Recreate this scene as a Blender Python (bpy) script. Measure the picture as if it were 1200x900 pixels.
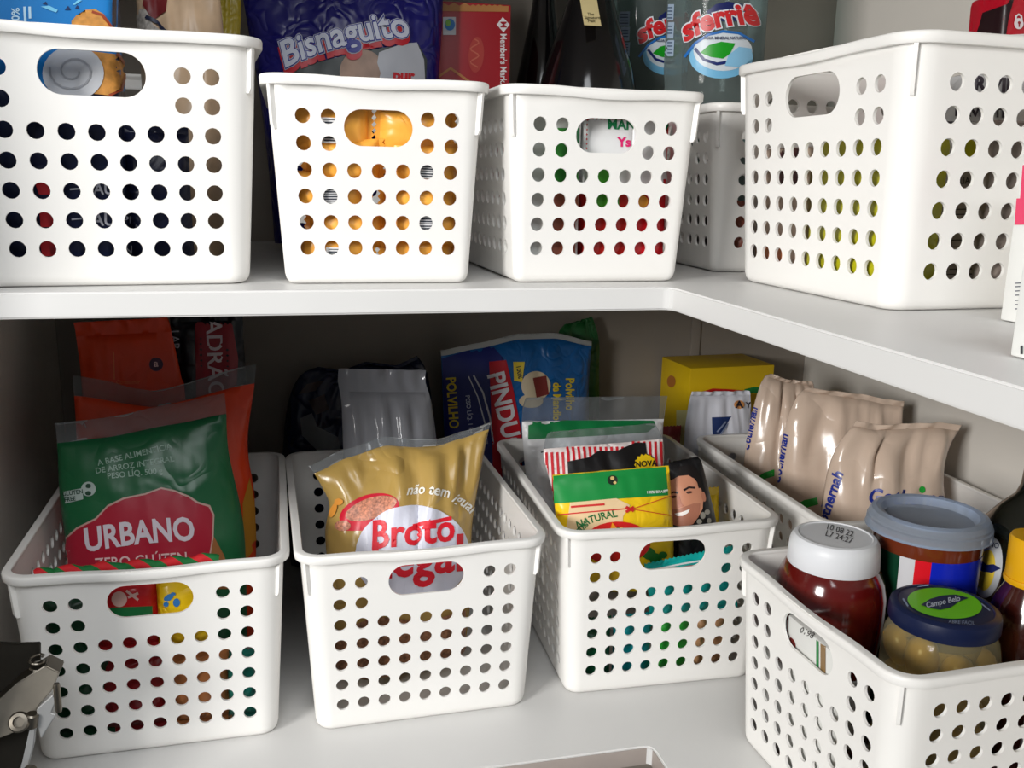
import bpy, bmesh, math, random
from mathutils import Vector, Matrix, noise
R = math.radians
random.seed(7)
scene = bpy.context.scene
col = scene.collection
for o in list(bpy.data.objects):
    bpy.data.objects.remove(o)

# ------------------------------------------------------------------ camera
FPX = 1084.23                                   # focal length in pixels of a 1200 x 900 frame
CAM = Vector((-.2658, -.6012, .0716))
yaw, pitch, roll = R(14.1929), R(12.4748), R(1.1945)
FW = Vector((math.sin(yaw)*math.cos(pitch), math.cos(yaw)*math.cos(pitch), -math.sin(pitch)))
RT = Vector((math.cos(yaw), -math.sin(yaw), 0)); UP = RT.cross(FW)
RT, UP = RT*math.cos(roll)+UP*math.sin(roll), UP*math.cos(roll)-RT*math.sin(roll)
cam = bpy.data.cameras.new('camera'); cam.sensor_width = 36; cam.lens = FPX/1200*36; cam.clip_start = .02
co = bpy.data.objects.new('camera', cam); col.objects.link(co)
m = Matrix((RT, UP, -FW)).transposed().to_4x4(); m.translation = CAM
co.matrix_world = m
scene.camera = co

# ------------------------------------------------------------------ light
world = bpy.data.worlds.new('world'); scene.world = world; world.use_nodes = True
bg = world.node_tree.nodes['Background']; bg.inputs[0].default_value = (.86, .93, 1, 1); bg.inputs[1].default_value = .12
def area(name, loc, target, sx, sy, power, colr):
    l = bpy.data.lights.new(name, 'AREA'); l.shape = 'RECTANGLE'; l.size = sx; l.size_y = sy; l.energy = power; l.color = colr
    o = bpy.data.objects.new(name, l); col.objects.link(o); o.location = loc
    o.rotation_euler = (Vector(target)-Vector(loc)).to_track_quat('-Z', 'Y').to_euler(); return o
area('window_light', (-1.93, -1.42, .46), (0, .1, -.12), .6, .7, 57, (1, .985, .96))
area('room_light', (-.20, -1.55, 1.30), (0, .1, -.05), 1.3, .9, 23, (.95, .975, 1))
scene.view_settings.view_transform = 'Standard'; scene.view_settings.look = 'None'
scene.view_settings.gamma = 1; scene.view_settings.use_curve_mapping = False
scene.view_settings.exposure = -0.02

# ------------------------------------------------------------------ pixel helpers (frame 1200 x 900) -> points at a real depth
def ray(u, v): return FW+RT*((u-600)/FPX)-UP*((v-450)/FPX)
def at_y(u, v, Y): d = ray(u, v); return CAM+d*((Y-CAM.y)/d.y)
def at_z(u, v, Z): d = ray(u, v); return CAM+d*((Z-CAM.z)/d.z)
def at_x(u, v, X): d = ray(u, v); return CAM+d*((X-CAM.x)/d.x)
def at_plane(u, v, p, n): d = ray(u, v); return CAM+d*((Vector(p)-CAM).dot(n)/d.dot(n))

# ------------------------------------------------------------------ materials
def s2l(c):
    return tuple(((x/255)/12.92 if x/255 <= .04045 else ((x/255+.055)/1.055)**2.4) for x in c)
_m = {}
def mat(name, rgb, rough=.5, spec=.5, var=.04, scale=30, bump=0, bscale=60, metal=0, coat=0, ridge=False):
    if name in _m: return _m[name]
    M = bpy.data.materials.new(name); M.use_nodes = True; nt = M.node_tree; b = nt.nodes['Principled BSDF']
    c = s2l(rgb)
    b.inputs['Roughness'].default_value = rough; b.inputs['Metallic'].default_value = metal
    b.inputs['Specular IOR Level'].default_value = spec; b.inputs['Coat Weight'].default_value = coat
    b.inputs['Coat Roughness'].default_value = .15
    tc = nt.nodes.new('ShaderNodeTexCoord')
    n = nt.nodes.new('ShaderNodeTexNoise'); n.inputs['Scale'].default_value = scale; n.inputs['Detail'].default_value = 3
    nt.links.new(tc.outputs['Object'], n.inputs['Vector'])
    r = nt.nodes.new('ShaderNodeValToRGB')
    r.color_ramp.elements[0].position = .3; r.color_ramp.elements[1].position = .7
    r.color_ramp.elements[0].color = tuple(x*(1-var) for x in c)+(1,)
    r.color_ramp.elements[1].color = tuple(min(1, x*(1+var)) for x in c)+(1,)
    nt.links.new(n.outputs['Fac'], r.inputs['Fac']); nt.links.new(r.outputs['Color'], b.inputs['Base Color'])
    if bump:
        n2 = nt.nodes.new('ShaderNodeTexNoise'); n2.inputs['Scale'].default_value = bscale; n2.inputs['Detail'].default_value = 2
        nt.links.new(tc.outputs['Object'], n2.inputs['Vector'])
        bp = nt.nodes.new('ShaderNodeBump'); bp.inputs['Strength'].default_value = bump; bp.inputs['Distance'].default_value = .004
        if ridge:                                # sharp creases of crumpled film
            bp.inputs['Distance'].default_value = .011; n2.inputs['Distortion'].default_value = .8; n2.inputs['Detail'].default_value = 1
            a = nt.nodes.new('ShaderNodeMath'); a.operation = 'SUBTRACT'; a.inputs[1].default_value = .5
            c2 = nt.nodes.new('ShaderNodeMath'); c2.operation = 'ABSOLUTE'
            nt.links.new(n2.outputs['Fac'], a.inputs[0]); nt.links.new(a.outputs[0], c2.inputs[0]); nt.links.new(c2.outputs[0], bp.inputs['Height'])
        else: nt.links.new(n2.outputs['Fac'], bp.inputs['Height'])
        nt.links.new(bp.outputs['Normal'], b.inputs['Normal'])
    _m[name] = M; return M
def clear(name, rgb, amount, rough=.12, bump=0, bscale=50):
    """thin clear film or glass: transparent tinted, glossy by facing"""
    if name in _m: return _m[name]
    M = bpy.data.materials.new(name); M.use_nodes = True; nt = M.node_tree
    for n in list(nt.nodes): nt.nodes.remove(n)
    out = nt.nodes.new('ShaderNodeOutputMaterial'); tr = nt.nodes.new('ShaderNodeBsdfTransparent')
    tr.inputs[0].default_value = s2l(rgb)+(1,)
    p = nt.nodes.new('ShaderNodeBsdfPrincipled'); p.inputs['Base Color'].default_value = s2l(rgb)+(1,)
    p.inputs['Roughness'].default_value = rough
    mx = nt.nodes.new('ShaderNodeMixShader')
    lw = nt.nodes.new('ShaderNodeLayerWeight'); lw.inputs['Blend'].default_value = .35
    mr = nt.nodes.new('ShaderNodeMapRange'); mr.inputs['To Min'].default_value = amount; mr.inputs['To Max'].default_value = min(1, amount+.5)
    nt.links.new(lw.outputs['Fresnel'], mr.inputs['Value']); nt.links.new(mr.outputs['Result'], mx.inputs['Fac'])
    nt.links.new(tr.outputs[0], mx.inputs[1]); nt.links.new(p.outputs[0], mx.inputs[2]); nt.links.new(mx.outputs[0], out.inputs[0])
    tc = nt.nodes.new('ShaderNodeTexCoord'); n2 = nt.nodes.new('ShaderNodeTexNoise'); n2.inputs['Scale'].default_value = bscale
    nt.links.new(tc.outputs['Object'], n2.inputs['Vector'])
    bp = nt.nodes.new('ShaderNodeBump'); bp.inputs['Strength'].default_value = bump; bp.inputs['Distance'].default_value = .004
    nt.links.new(n2.outputs['Fac'], bp.inputs['Height']); nt.links.new(bp.outputs['Normal'], p.inputs['Normal']); nt.links.new(bp.outputs['Normal'], lw.inputs['Normal'])
    _m[name] = M; return M
WHITE_PLASTIC = mat('white_plastic', (240, 238, 234), .38, .45, .012, 12)
LAMINATE = mat('white_laminate', (214, 213, 211), .42, .4, .02, 9)
PANEL = mat('cabinet_panel', (214, 209, 201), .55, .35, .03, 7)

# ------------------------------------------------------------------ object helpers
def tag(o, label=None, cat=None, group=None, kind=None):
    if label: o['label'] = label
    if cat: o['category'] = cat
    if group: o['group'] = group
    if kind: o['kind'] = kind
    return o
def finish(me, angle=35):
    bm = bmesh.new(); bm.from_mesh(me)
    bmesh.ops.recalc_face_normals(bm, faces=bm.faces)
    lim = R(angle)
    for f in bm.faces: f.smooth = True
    for e in bm.edges:
        if len(e.link_faces) == 2:
            e.smooth = e.calc_face_angle(0) < lim
    bm.to_mesh(me); bm.free()
def mesh(name, V, F, material, parent=None, angle=35, recalc=True):
    me = bpy.data.meshes.new(name); me.from_pydata([tuple(v) for v in V], [], F)
    if recalc: finish(me, angle)
    me.materials.append(material)
    o = bpy.data.objects.new(name, me); col.objects.link(o)
    if parent: o.parent = parent
    return o
def empty(name, M4, label, cat, group=None):
    o = bpy.data.objects.new(name, None); col.objects.link(o); o.matrix_world = M4; o.empty_display_size = .02
    return tag(o, label, cat, group)
def frame(x, y, z, rz=0, rx=0, ry=0):
    return Matrix.Translation((x, y, z)) @ Matrix.Rotation(R(rz), 4, 'Z') @ Matrix.Rotation(R(rx), 4, 'X') @ Matrix.Rotation(R(ry), 4, 'Y')
def copy_tree(o, parent=None):
    c = o.copy(); col.objects.link(c)
    if parent: c.parent = parent
    for ch in list(o.children): copy_tree(ch, c)
    return c
def box(name, x0, x1, y0, y1, z0, z1, material, parent=None, bev=.001):
    bm = bmesh.new(); bmesh.ops.create_cube(bm, size=1)
    for v in bm.verts: v.co = Vector(((x0+x1)/2+v.co.x*(x1-x0), (y0+y1)/2+v.co.y*(y1-y0), (z0+z1)/2+v.co.z*(z1-z0)))
    if bev: bmesh.ops.bevel(bm, geom=bm.edges[:], offset=bev, segments=2, affect='EDGES', profile=.6)
    me = bpy.data.meshes.new(name); bm.to_mesh(me); bm.free(); finish(me); me.materials.append(material)
    o = bpy.data.objects.new(name, me); col.objects.link(o)
    if parent: o.parent = parent
    return o
def prism(name, poly, z0, z1, material, parent=None, bev=.0012):
    bm = bmesh.new(); vs = [bm.verts.new((x, y, z0)) for x, y in poly]; f = bm.faces.new(vs)
    r = bmesh.ops.extrude_face_region(bm, geom=[f])
    for v in r['geom']:
        if isinstance(v, bmesh.types.BMVert): v.co.z = z1
    if bev: bmesh.ops.bevel(bm, geom=bm.edges[:], offset=bev, segments=2, affect='EDGES')
    me = bpy.data.meshes.new(name); bm.to_mesh(me); bm.free(); finish(me); me.materials.append(material)
    o = bpy.data.objects.new(name, me); col.objects.link(o)
    if parent: o.parent = parent
    return o
def lathe(name, prof, material, parent=None, segs=40, M4=None, angle=35, sy=1.0, wob=None):
    """prof: (r, z) from bottom to top; a zero radius closes the end"""
    V = []; F = []; rows = []
    for r, z in prof:
        if r < 1e-6: rows.append([len(V)]); V.append(Vector((0, 0, z)))
        else:
            rows.append(list(range(len(V), len(V)+segs)))
            for i in range(segs):
                a = 2*math.pi*i/segs; k = wob(a, z) if wob else 1
                V.append(Vector((r*k*math.cos(a), r*k*sy*math.sin(a), z)))
    for a, b in zip(rows, rows[1:]):
        for i in range(segs):
            j = (i+1) % segs
            if len(a) == 1 and len(b) == 1: continue
            if len(a) == 1: F.append((a[0], b[j], b[i]))
            elif len(b) == 1: F.append((a[i], a[j], b[0]))
            else: F.append((a[i], a[j], b[j], b[i]))
    if M4: V = [M4 @ v for v in V]
    return mesh(name, V, F, material, parent, angle)
def tube(name, pts, rad, material, parent=None, segs=10):
    V = []; F = []
    for i, p in enumerate(pts):
        p = Vector(p); t = (Vector(pts[min(i+1, len(pts)-1)])-Vector(pts[max(i-1, 0)])).normalized()
        a = t.orthogonal().normalized(); 
        if i and abs(a.dot(pa)) < .99: a = (pa-t*pa.dot(t)).normalized()
        pa = a; b = t.cross(a)
        r = rad[i] if isinstance(rad, list) else rad
        for k in range(segs):
            w = 2*math.pi*k/segs; V.append(p+a*r*math.cos(w)+b*r*math.sin(w))
    n = len(pts)
    for i in range(n-1):
        for k in range(segs):
            j = (k+1) % segs; F.append((i*segs+k, i*segs+j, (i+1)*segs+j, (i+1)*segs+k))
    F.append(tuple(range(segs))); F.append(tuple(range((n-1)*segs, n*segs)))
    return mesh(name, V, F, material, parent, 40)

# ------------------------------------------------------------------ the setting
ZL = -.3631                                     # top of the lower shelf; the upper shelf's top is z = 0
XW, XE, YB, YF = -.498, .394, .455, -.62         # left panel, right panel, back panel, front end of the right leg
T = .016
def struct(o): return tag(o, kind='structure')
BACK_GREIGE = mat('back_panel_greige', (150, 142, 133), .6, .3, .04, 7)  # greyer and darker than the side panels
wb = struct(box('wall_back', XW-.02, XE+.02, YB, YB+.015, -.78, .42, BACK_GREIGE, None, 0))
wl = struct(box('wall_left', XW-.018, XW, -.065, YB, -.78, .42, PANEL, None, .001))
wr = struct(box('wall_right', XE, XE+.018, YF, YB, -.78, .42, PANEL, None, 0))
struct(box('added_shade_top', XW-.018, XE+.018, -.065, YB, .405, .423, PANEL, None, 0))  # unseen cabinet top, added to block light from above
struct(box('added_shade_top', -.065, XE+.018, YF, -.065, .405, .423, PANEL, None, 0))  # the same added top, carried over the right leg
c = at_y(814, 400, YB)
struct(box('trim_1', c.x-.006, c.x+.006, YB-.003, YB, ZL, -T, BACK_GREIGE, None, .0008))
def corner_shelf(z, t, dx, dy, label):
    e = .0008
    x0, x1, yb = XW+e, XE-.0045, YB-.004
    poly = [(x0, dy), (dx-.008, dy), (dx-.003, dy-.0012), (dx-.0012, dy-.003), (dx, dy-.008), (dx, YF), (x1, YF), (x1, yb), (x0, yb)]
    o = prism('corner_shelf', poly, z-t, z, LAMINATE)
    return tag(o, label, 'shelf', 'white L-shaped shelves')
corner_shelf(0, T, 0, 0, 'white L-shaped shelf carrying the upper row of baskets')
sh = corner_shelf(ZL, T, .007, .0033, 'white L-shaped shelf under the lower row of baskets')
GREIGE = mat('edge_band_greige', (166, 155, 148), .5, .4, .04, 30)
box('edge_band', XW+.001, .0062, .0033-.0009, .0033, ZL-T+.0004, ZL-.0012, GREIGE, sh, .0002)
box('edge_band', .0061, .0070, YF+.001, .0024, ZL-T+.0004, ZL-.0012, GREIGE, sh, .0002)
corner_shelf(ZL-.36, T, .007, .0033, 'white shelf just showing below the lower front edge')

# ------------------------------------------------------------------ baskets
TH = .0021
def make_basket(name, W, L, H, tx, n, nr, p, pz, zb, kt, nL, pL, hw, hh, hrow, hc0, hc1):
    """tapered basket with round holes and a stadium handle hole in both short sides (local -y and +y)"""
    e = .004; rc0, rc1 = (.012, .017) if W > .18 else (.006, .012)
    def fx(z): return W/2-e-tx*(1-z/H)
    def fy(z): return L/2-e-tx*(1-z/H)
    def rc(z): return rc0+(rc1-rc0)*z/H
    zr = [0, .0012, .0035, .007]+[zb+(j-.5)*pz for j in range(nr)]+[max(zb+(nr-.5)*pz, zb+hrow*pz+hh/2+.002)]
    top0 = zr[-1]; zr += [top0+(H-top0)*k/4 for k in (1, 2, 3, 4)]
    inset = {0: .005, 1: .0022, 2: .0007}
    r0 = 4                                       # first hole row index in zr
    # columns: (side, kind, value)
    cols = []
    for s in range(4):
        cnt, pp = (n, p) if s % 2 == 0 else (nL, pL)
        cols.append((s, 'end', -1))
        for i in range(cnt+1): cols.append((s, 'grid', (i-cnt/2)*pp))
        cols.append((s, 'end', 1))
        for a in (18, 36, 54, 72): cols.append((s, 'arc', a))
    def P3(s, kind, val, z, row=None, off=0, zz=None):
        """surface point; off > 0 goes inwards"""
        ins = inset.get(row, 0)
        X, Y, r = fx(z)-ins, fy(z)-ins, rc(z)-ins*.4
        hx, hy = (X, Y) if s % 2 == 0 else (Y, X)
        k = kt+(1-kt)*z/H
        fl = 0
        if kind == 'arc':
            a = R(val); lx, ly = hx-r+(r-off)*math.sin(a), -(hy-r)-(r-off)*math.cos(a)
        else:
            lx = max(-(hx-r)+1e-5, min(hx-r-1e-5, val*k)) if kind == 'grid' else val*(hx-r)
            if s % 2 == 0 and z > top0:          # the wall flares out to a thumb lip over the handle
                w = max(0, 1-(lx/(hw*.95))**2); fl = .0042*w*w*(3-2*w)*((z-top0)/(H-top0))
            ly = -hy+off-fl
        a = s*math.pi/2; c_, s_ = math.cos(a), math.sin(a)
        return Vector((lx*c_-ly*s_, lx*s_+ly*c_, z))
    V = []; F = []
    G = {}
    def pair(s, kind, val, z, row=None):
        V.append(P3(s, kind, val, z, row)); zi = z if row != 0 else TH
        q = P3(s, kind, val, max(z, TH), row, TH); V.append(q); return len(V)-2
    nc, nz = len(cols), len(zr)
    for ci, (s, k, v) in enumerate(cols):
        for ri, z in enumerate(zr): G[ci, ri] = pair(s, k, v, z, ri)
    def quad(a, b, c_, d):
        F.append((a, b, c_, d)); F.append((d+1, c_+1, b+1, a+1))
    def ring_cell(bl, br, tr, tl, ring):
        """boundary lists (each from one corner to the next) joined to a hole ring that starts at -135 degrees"""
        q = len(ring)//4
        for k, side in enumerate((bl, br, tr, tl)):
            arc = [ring[(k*q+i) % len(ring)] for i in range(q+1)]
            F.append(tuple(side+arc[::-1])); F.append(tuple([x+1 for x in arc]+[x+1 for x in side[::-1]]))
        for i in range(len(ring)):
            j = (i+1) % len(ring); F.append((ring[i], ring[j], ring[j]+1, ring[i]+1))
    HR = pz*.285
    for ci in range(nc):
        cj = (ci+1) % nc; s, kind, val = cols[ci]; s2, kind2, val2 = cols[cj]
        cnt, pp = (n, p) if s % 2 == 0 else (nL, pL)
        isg = kind == 'grid' and kind2 == 'grid'
        i = round(val/pp+cnt/2) if isg else -1
        for ri in range(nz-1):
            hr = ri-r0
            a, b, c_, d = G[ci, ri], G[cj, ri], G[cj, ri+1], G[ci, ri+1]
            if isg and 0 <= hr < nr:
                if s % 2 == 0 and hr >= nr-2 and hc0 <= i <= hc1:
                    if i == hc0 and hr == nr-2:  # one macro cell with the handle opening
                        c0, c1 = ci, ci+(hc1-hc0+1); ra, rb = ri, ri+2
                        bot = [G[x, ra] for x in range(c0, c1+1)]; rgt = [G[c1, y] for y in range(ra, rb+1)]
                        topp = [G[x, rb] for x in range(c1, c0-1, -1)]; lef = [G[c0, y] for y in range(rb, ra-1, -1)]
                        zc = zb+hrow*pz; ring = []; rr = hh/2; sx = hw/2-rr; N = 10
                        loop = []
                        for t in range(0, 2*N+1): w = R(90)+R(180)*t/(2*N); loop.append((-sx+rr*math.cos(w), rr*math.sin(w)))
                        for t in range(0, 2*N+1): w = R(-90)+R(180)*t/(2*N); loop.append((sx+rr*math.cos(w), rr*math.sin(w)))
                        # start at lower-left 225 degrees
                        st = int(1.5*N); loop = loop[st:]+loop[:st]
                        idx = [pair(s, 'grid', x, zc+y) for x, y in loop]
                        # corner anchors: lower-left 0, lower-right, upper-right, upper-left
                        anchors = [0, (2*N-st)+1+N//2, (2*N-st)+1+int(1.5*N), len(loop)-(st-N//2)]
                        ext = anchors+[len(loop)]
                        for kk, side in enumerate((bot, rgt, topp, lef)):
                            arc = [idx[q % len(idx)] for q in range(ext[kk], ext[kk+1]+1)]
                            F.append(tuple(side+arc[::-1])); F.append(tuple([x+1 for x in arc]+[x+1 for x in side[::-1]]))
                        for q in range(len(idx)):
                            j = (q+1) % len(idx); F.append((idx[q], idx[j], idx[j]+1, idx[q]+1))
                    continue
                cx = (i+.5-cnt/2)*pp; cz = zb+hr*pz
                ring = [pair(s, 'grid', cx+HR*math.cos(R(225+22.5*t)), cz+HR*math.sin(R(225+22.5*t))) for t in range(16)]
                ring_cell([a, b], [b, c_], [c_, d], [d, a], ring)
            else: quad(a, b, c_, d)
    F.append(tuple(G[ci, 0] for ci in range(nc))[::-1]); F.append(tuple(G[ci, 0]+1 for ci in range(nc)))
    for ci in range(nc):
        cj = (ci+1) % nc; F.append((G[ci, nz-1], G[cj, nz-1], G[cj, nz-1]+1, G[ci, nz-1]+1))
    root = empty(name, Matrix(), 'x', 'basket')
    body = mesh('body', V, F, WHITE_PLASTIC, root, 40)
    # rim: lip swept round the top
    prof = [(-.0006, -.0055), (-.0006, .0), (.0, .0008), (-TH+.0002, .0008), (-TH-.0004, .0)]
    path = []
    for s in range(4):
        hx = fx(H) if s % 2 == 0 else fy(H)
        for t in range(13): path.append((s, 'free', -1+2*t/12))
        for a in (15, 30, 45, 60, 75): path.append((s, 'arc', a))
    V = []; F = []
    sec = [(-.0002, -.0058), (.0036, -.0058), (.0041, -.0052), (.0043, -.0008), (.0037, .0004), (.0026, .0008), (-TH+.0002, .0008), (-TH-.0003, .0002), (-TH-.0003, -.0016)]
    for s, kind, val in path:
        for d, dz in sec:
            hx, hy = (fx(H), fy(H)) if s % 2 == 0 else (fy(H), fx(H)); r = rc1
            if kind == 'arc': a = R(val); lx, ly = hx-r+(r+d)*math.sin(a), -(hy-r)-(r+d)*math.cos(a); dip = 0
            else:
                lx = val*(hx-r); ly = -hy-d; dip = 0
                if s % 2 == 0:
                    w = max(0, 1-(lx/(hw*.95))**2); dip = .0016*w*w; ly -= .0012*w*w
            a = s*math.pi/2
            V.append(Vector((lx*math.cos(a)-ly*math.sin(a), lx*math.sin(a)+ly*math.cos(a), H+dz-dip)))
    k = len(sec); N = len(path)
    for i in range(N):
        j = (i+1) % N
        for q in range(k): F.append((i*k+q, j*k+q, j*k+(q+1) % k, i*k+(q+1) % k))
    mesh('rim', V, F, WHITE_PLASTIC, root, 50)
    # a rib under the rim at each corner
    for sx in (-1, 1):
        for sy in (-1, 1):
            V = []; F = []
            for z, d in ((H-.004, .0036), (H-.03, .0034), (H-.033, .002)):
                X, Y, r = fx(z), fy(z), rc(z)
                cx, cy = X-r, Y-r
                dirv = Vector((sx, sy, 0)).normalized(); tan = Vector((-dirv.y, dirv.x, 0))
                o = Vector((sx*cx, sy*cy, z))
                for w, dd in ((-.0012, -.0008), (-.0012, d), (.0012, d), (.0012, -.0008)): V.append(o+dirv*(r+dd)+tan*w)
            for i in range(2):
                for q in range(4): F.append((i*4+q, i*4+(q+1) % 4, (i+1)*4+(q+1) % 4, (i+1)*4+q))
            F.append((0, 1, 2, 3)); F.append((8, 9, 10, 11))
            mesh('rib', V, F, WHITE_PLASTIC, root, 30)
    return root
BIG = make_basket('storage_basket', .20, .284, .154, .0093, 9, 7, .017, .0176, .0235, .968, 14, .0165, .060, .0258, 5.93, 2, 6)
SMALL = make_basket('storage_basket', .1487, .26, .1327, .0086, 7, 6, .0162, .0168, .0243, .962, 13, .0165, .0450, .0230, 4.62, 2, 4)
GU, GLo = 'white perforated baskets on the upper shelf', 'white perforated baskets on the lower shelf'
BASK = {}
used = set()
for key, src, x, y, z, t, label in (
    ('U1', BIG, -.382, .157, 0, 4.8, 'large white perforated plastic basket with a blue toast package, upper shelf left'),
    ('U2', SMALL, -.1990, .1492, 0, -.64, 'small white perforated plastic basket full of orange wrapped snacks'),
    ('U3', SMALL, -.0463, .1492, 0, 1.26, 'small white perforated plastic basket holding red, green and white packs below a dark bottle'),
    ('U4', SMALL, .198, .160, 0, -91, 'small white perforated basket in the upper corner, mostly hidden behind the large one'),
    ('U5', BIG, .2047, -.0411, 0, -87.8, 'large white perforated plastic basket with olive green packs, upper shelf right'),
    ('L1', BIG, -.3665, .2073, ZL, .3, 'white perforated plastic basket holding the green pasta bag, lower shelf left'),
    ('L2', BIG, -.1645, .2048, ZL, 1.0, 'white perforated plastic basket holding the gold bean bag'),
    ('L3', BIG, .0524, .2109, ZL, -1.73, 'white perforated plastic basket with a yellow and green pack and striped bag'),
    ('L4', BIG, .2780, .1880, ZL, -1.3, 'white perforated plastic basket holding the beige bags along the right wall'),
    ('L5', BIG, .2129, -.0829, ZL, -88.2, 'white perforated plastic basket with ketchup bottle, tub and olive jar')):
    if src.name in used: o = copy_tree(src)
    else: o = src; used.add(src.name)
    o.matrix_world = frame(x, y, z+.0003, t)
    tag(o, label, 'basket', GU if key[0] == 'U' else GLo); BASK[key] = o
#CONTENTS
# ------------------------------------------------------------------ print helpers: flat print laid on the real surface
from mathutils.bvhtree import BVHTree
def world_of(o):
    return (o.parent.matrix_world if o.parent and not o.parent.parent else Matrix()) @ o.matrix_basis if o.parent else o.matrix_basis.copy()
class Tree:
    def __init__(s, t, o): s.t, s.obj = t, o
    def ray_cast(s, a, d): return s.t.ray_cast(a, d)
def bvh(o):
    M4 = world_of(o); me = o.data
    return Tree(BVHTree.FromPolygons([M4 @ v.co for v in me.vertices], [tuple(p.vertices) for p in me.polygons]), o)
def ink(rgb, rough=.38):
    return mat('print_%d_%d_%d' % tuple(rgb), rgb, rough, .45, .02, 40)
_txt = {}
def text2d(body, bold):
    k = (body, bold)
    if k not in _txt:
        cu = bpy.data.curves.new('lettering', 'FONT'); cu.body = body; cu.size = 1; cu.align_x = 'CENTER'; cu.align_y = 'CENTER'
        cu.offset = bold; cu.resolution_u = 3
        o = bpy.data.objects.new('lettering', cu); col.objects.link(o)
        dg = bpy.context.evaluated_depsgraph_get(); me = bpy.data.meshes.new_from_object(o.evaluated_get(dg))
        _txt[k] = ([tuple(v.co[:2]) for v in me.vertices], [tuple(p.vertices) for p in me.polygons])
        bpy.data.objects.remove(o); bpy.data.curves.remove(cu); bpy.data.meshes.remove(me)
    return _txt[k]
class Shape:
    def __init__(s, V, F): s.V, s.F = V, F
def poly(pts): return Shape([tuple(p) for p in pts], [tuple(range(len(pts)))])
def ell(cx, cy, rx, ry, ang=0, n=28, a0=0, a1=360):
    c_, s_ = math.cos(R(ang)), math.sin(R(ang)); pts = []
    for i in range(n+(a1-a0 < 360)):
        a = R(a0+(a1-a0)*i/n); x, y = rx*math.cos(a), ry*math.sin(a); pts.append((cx+x*c_-y*s_, cy+x*s_+y*c_))
    return poly(pts)
def stroke(pts, w):
    """a line of width w through the points (pixels)"""
    L = []; Rr = []
    for i, p in enumerate(pts):
        a = Vector(pts[max(i-1, 0)]); b = Vector(pts[min(i+1, len(pts)-1)]); t = (b-a).normalized(); n = Vector((-t.y, t.x))*w/2
        L.append(Vector(p)+n); Rr.append(Vector(p)-n)
    V = [tuple(v) for v in L]+[tuple(v) for v in Rr]; k = len(pts)
    return Shape(V, [(i, i+1, k+i+1, k+i) for i in range(k-1)])
def T(body, x, y, size, ang=0, sx=1, shear=0, bold=0, arc=0, per=None):
    """lettering centred at a pixel; y goes down; arc lifts the middle (pixels)"""
    V, F = text2d(body, bold); out = []
    hw = max(abs(v[0]) for v in V) or 1; c_, s_ = math.cos(R(ang)), math.sin(R(ang))
    for a, b in V:
        px, py = (a*sx+b*shear)*size, -b*size
        py -= arc*(1-(a/hw)**2)
        out.append((x+px*c_-py*s_, y+px*s_+py*c_))
    return Shape(out, F)
def decal(name, parent, tree, shapes, material, off=.0005, L=7, mapf=None):
    """lays 2-D shapes on a surface by ray; one mesh per print"""
    if isinstance(shapes, Shape): shapes = [shapes]
    bm = bmesh.new()
    for s in shapes:
        vs = [bm.verts.new((x, y, 0)) for x, y in s.V]
        for f in s.F:
            try: bm.faces.new([vs[i] for i in f])
            except ValueError: pass
    bmesh.ops.triangulate(bm, faces=bm.faces[:])
    for _ in range(6):
        lg = [e for e in bm.edges if e.calc_length() > L]
        if not lg: break
        bmesh.ops.subdivide_edges(bm, edges=lg, cuts=1)
        bmesh.ops.triangulate(bm, faces=[f for f in bm.faces if len(f.verts) > 3])
    inv = parent.matrix_world.inverted() if parent.parent is None else (parent.parent.matrix_world @ parent.matrix_basis).inverted()
    dead = []
    for v in bm.verts:
        if mapf: p, n = mapf(v.co.x, v.co.y); hit = p
        else:
            d = ray(v.co.x, v.co.y).normalized(); hit, n, _, _ = tree.ray_cast(CAM, d)
            if hit is not None and n.dot(d) > 0: n = -n
        if hit is None: dead.append(v)
        else: v.co = inv @ (hit+n*off)
    if dead: bmesh.ops.delete(bm, geom=dead, context='VERTS')
    me = bpy.data.meshes.new(name); 
    for f in bm.faces: f.smooth = True
    bm.to_mesh(me); bm.free(); me.materials.append(material)
    o = bpy.data.objects.new(name, me); col.objects.link(o)
    o.parent = tree.obj if tree.obj.parent else parent    # a print is a sub-part of the part it lies on
    return o

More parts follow.
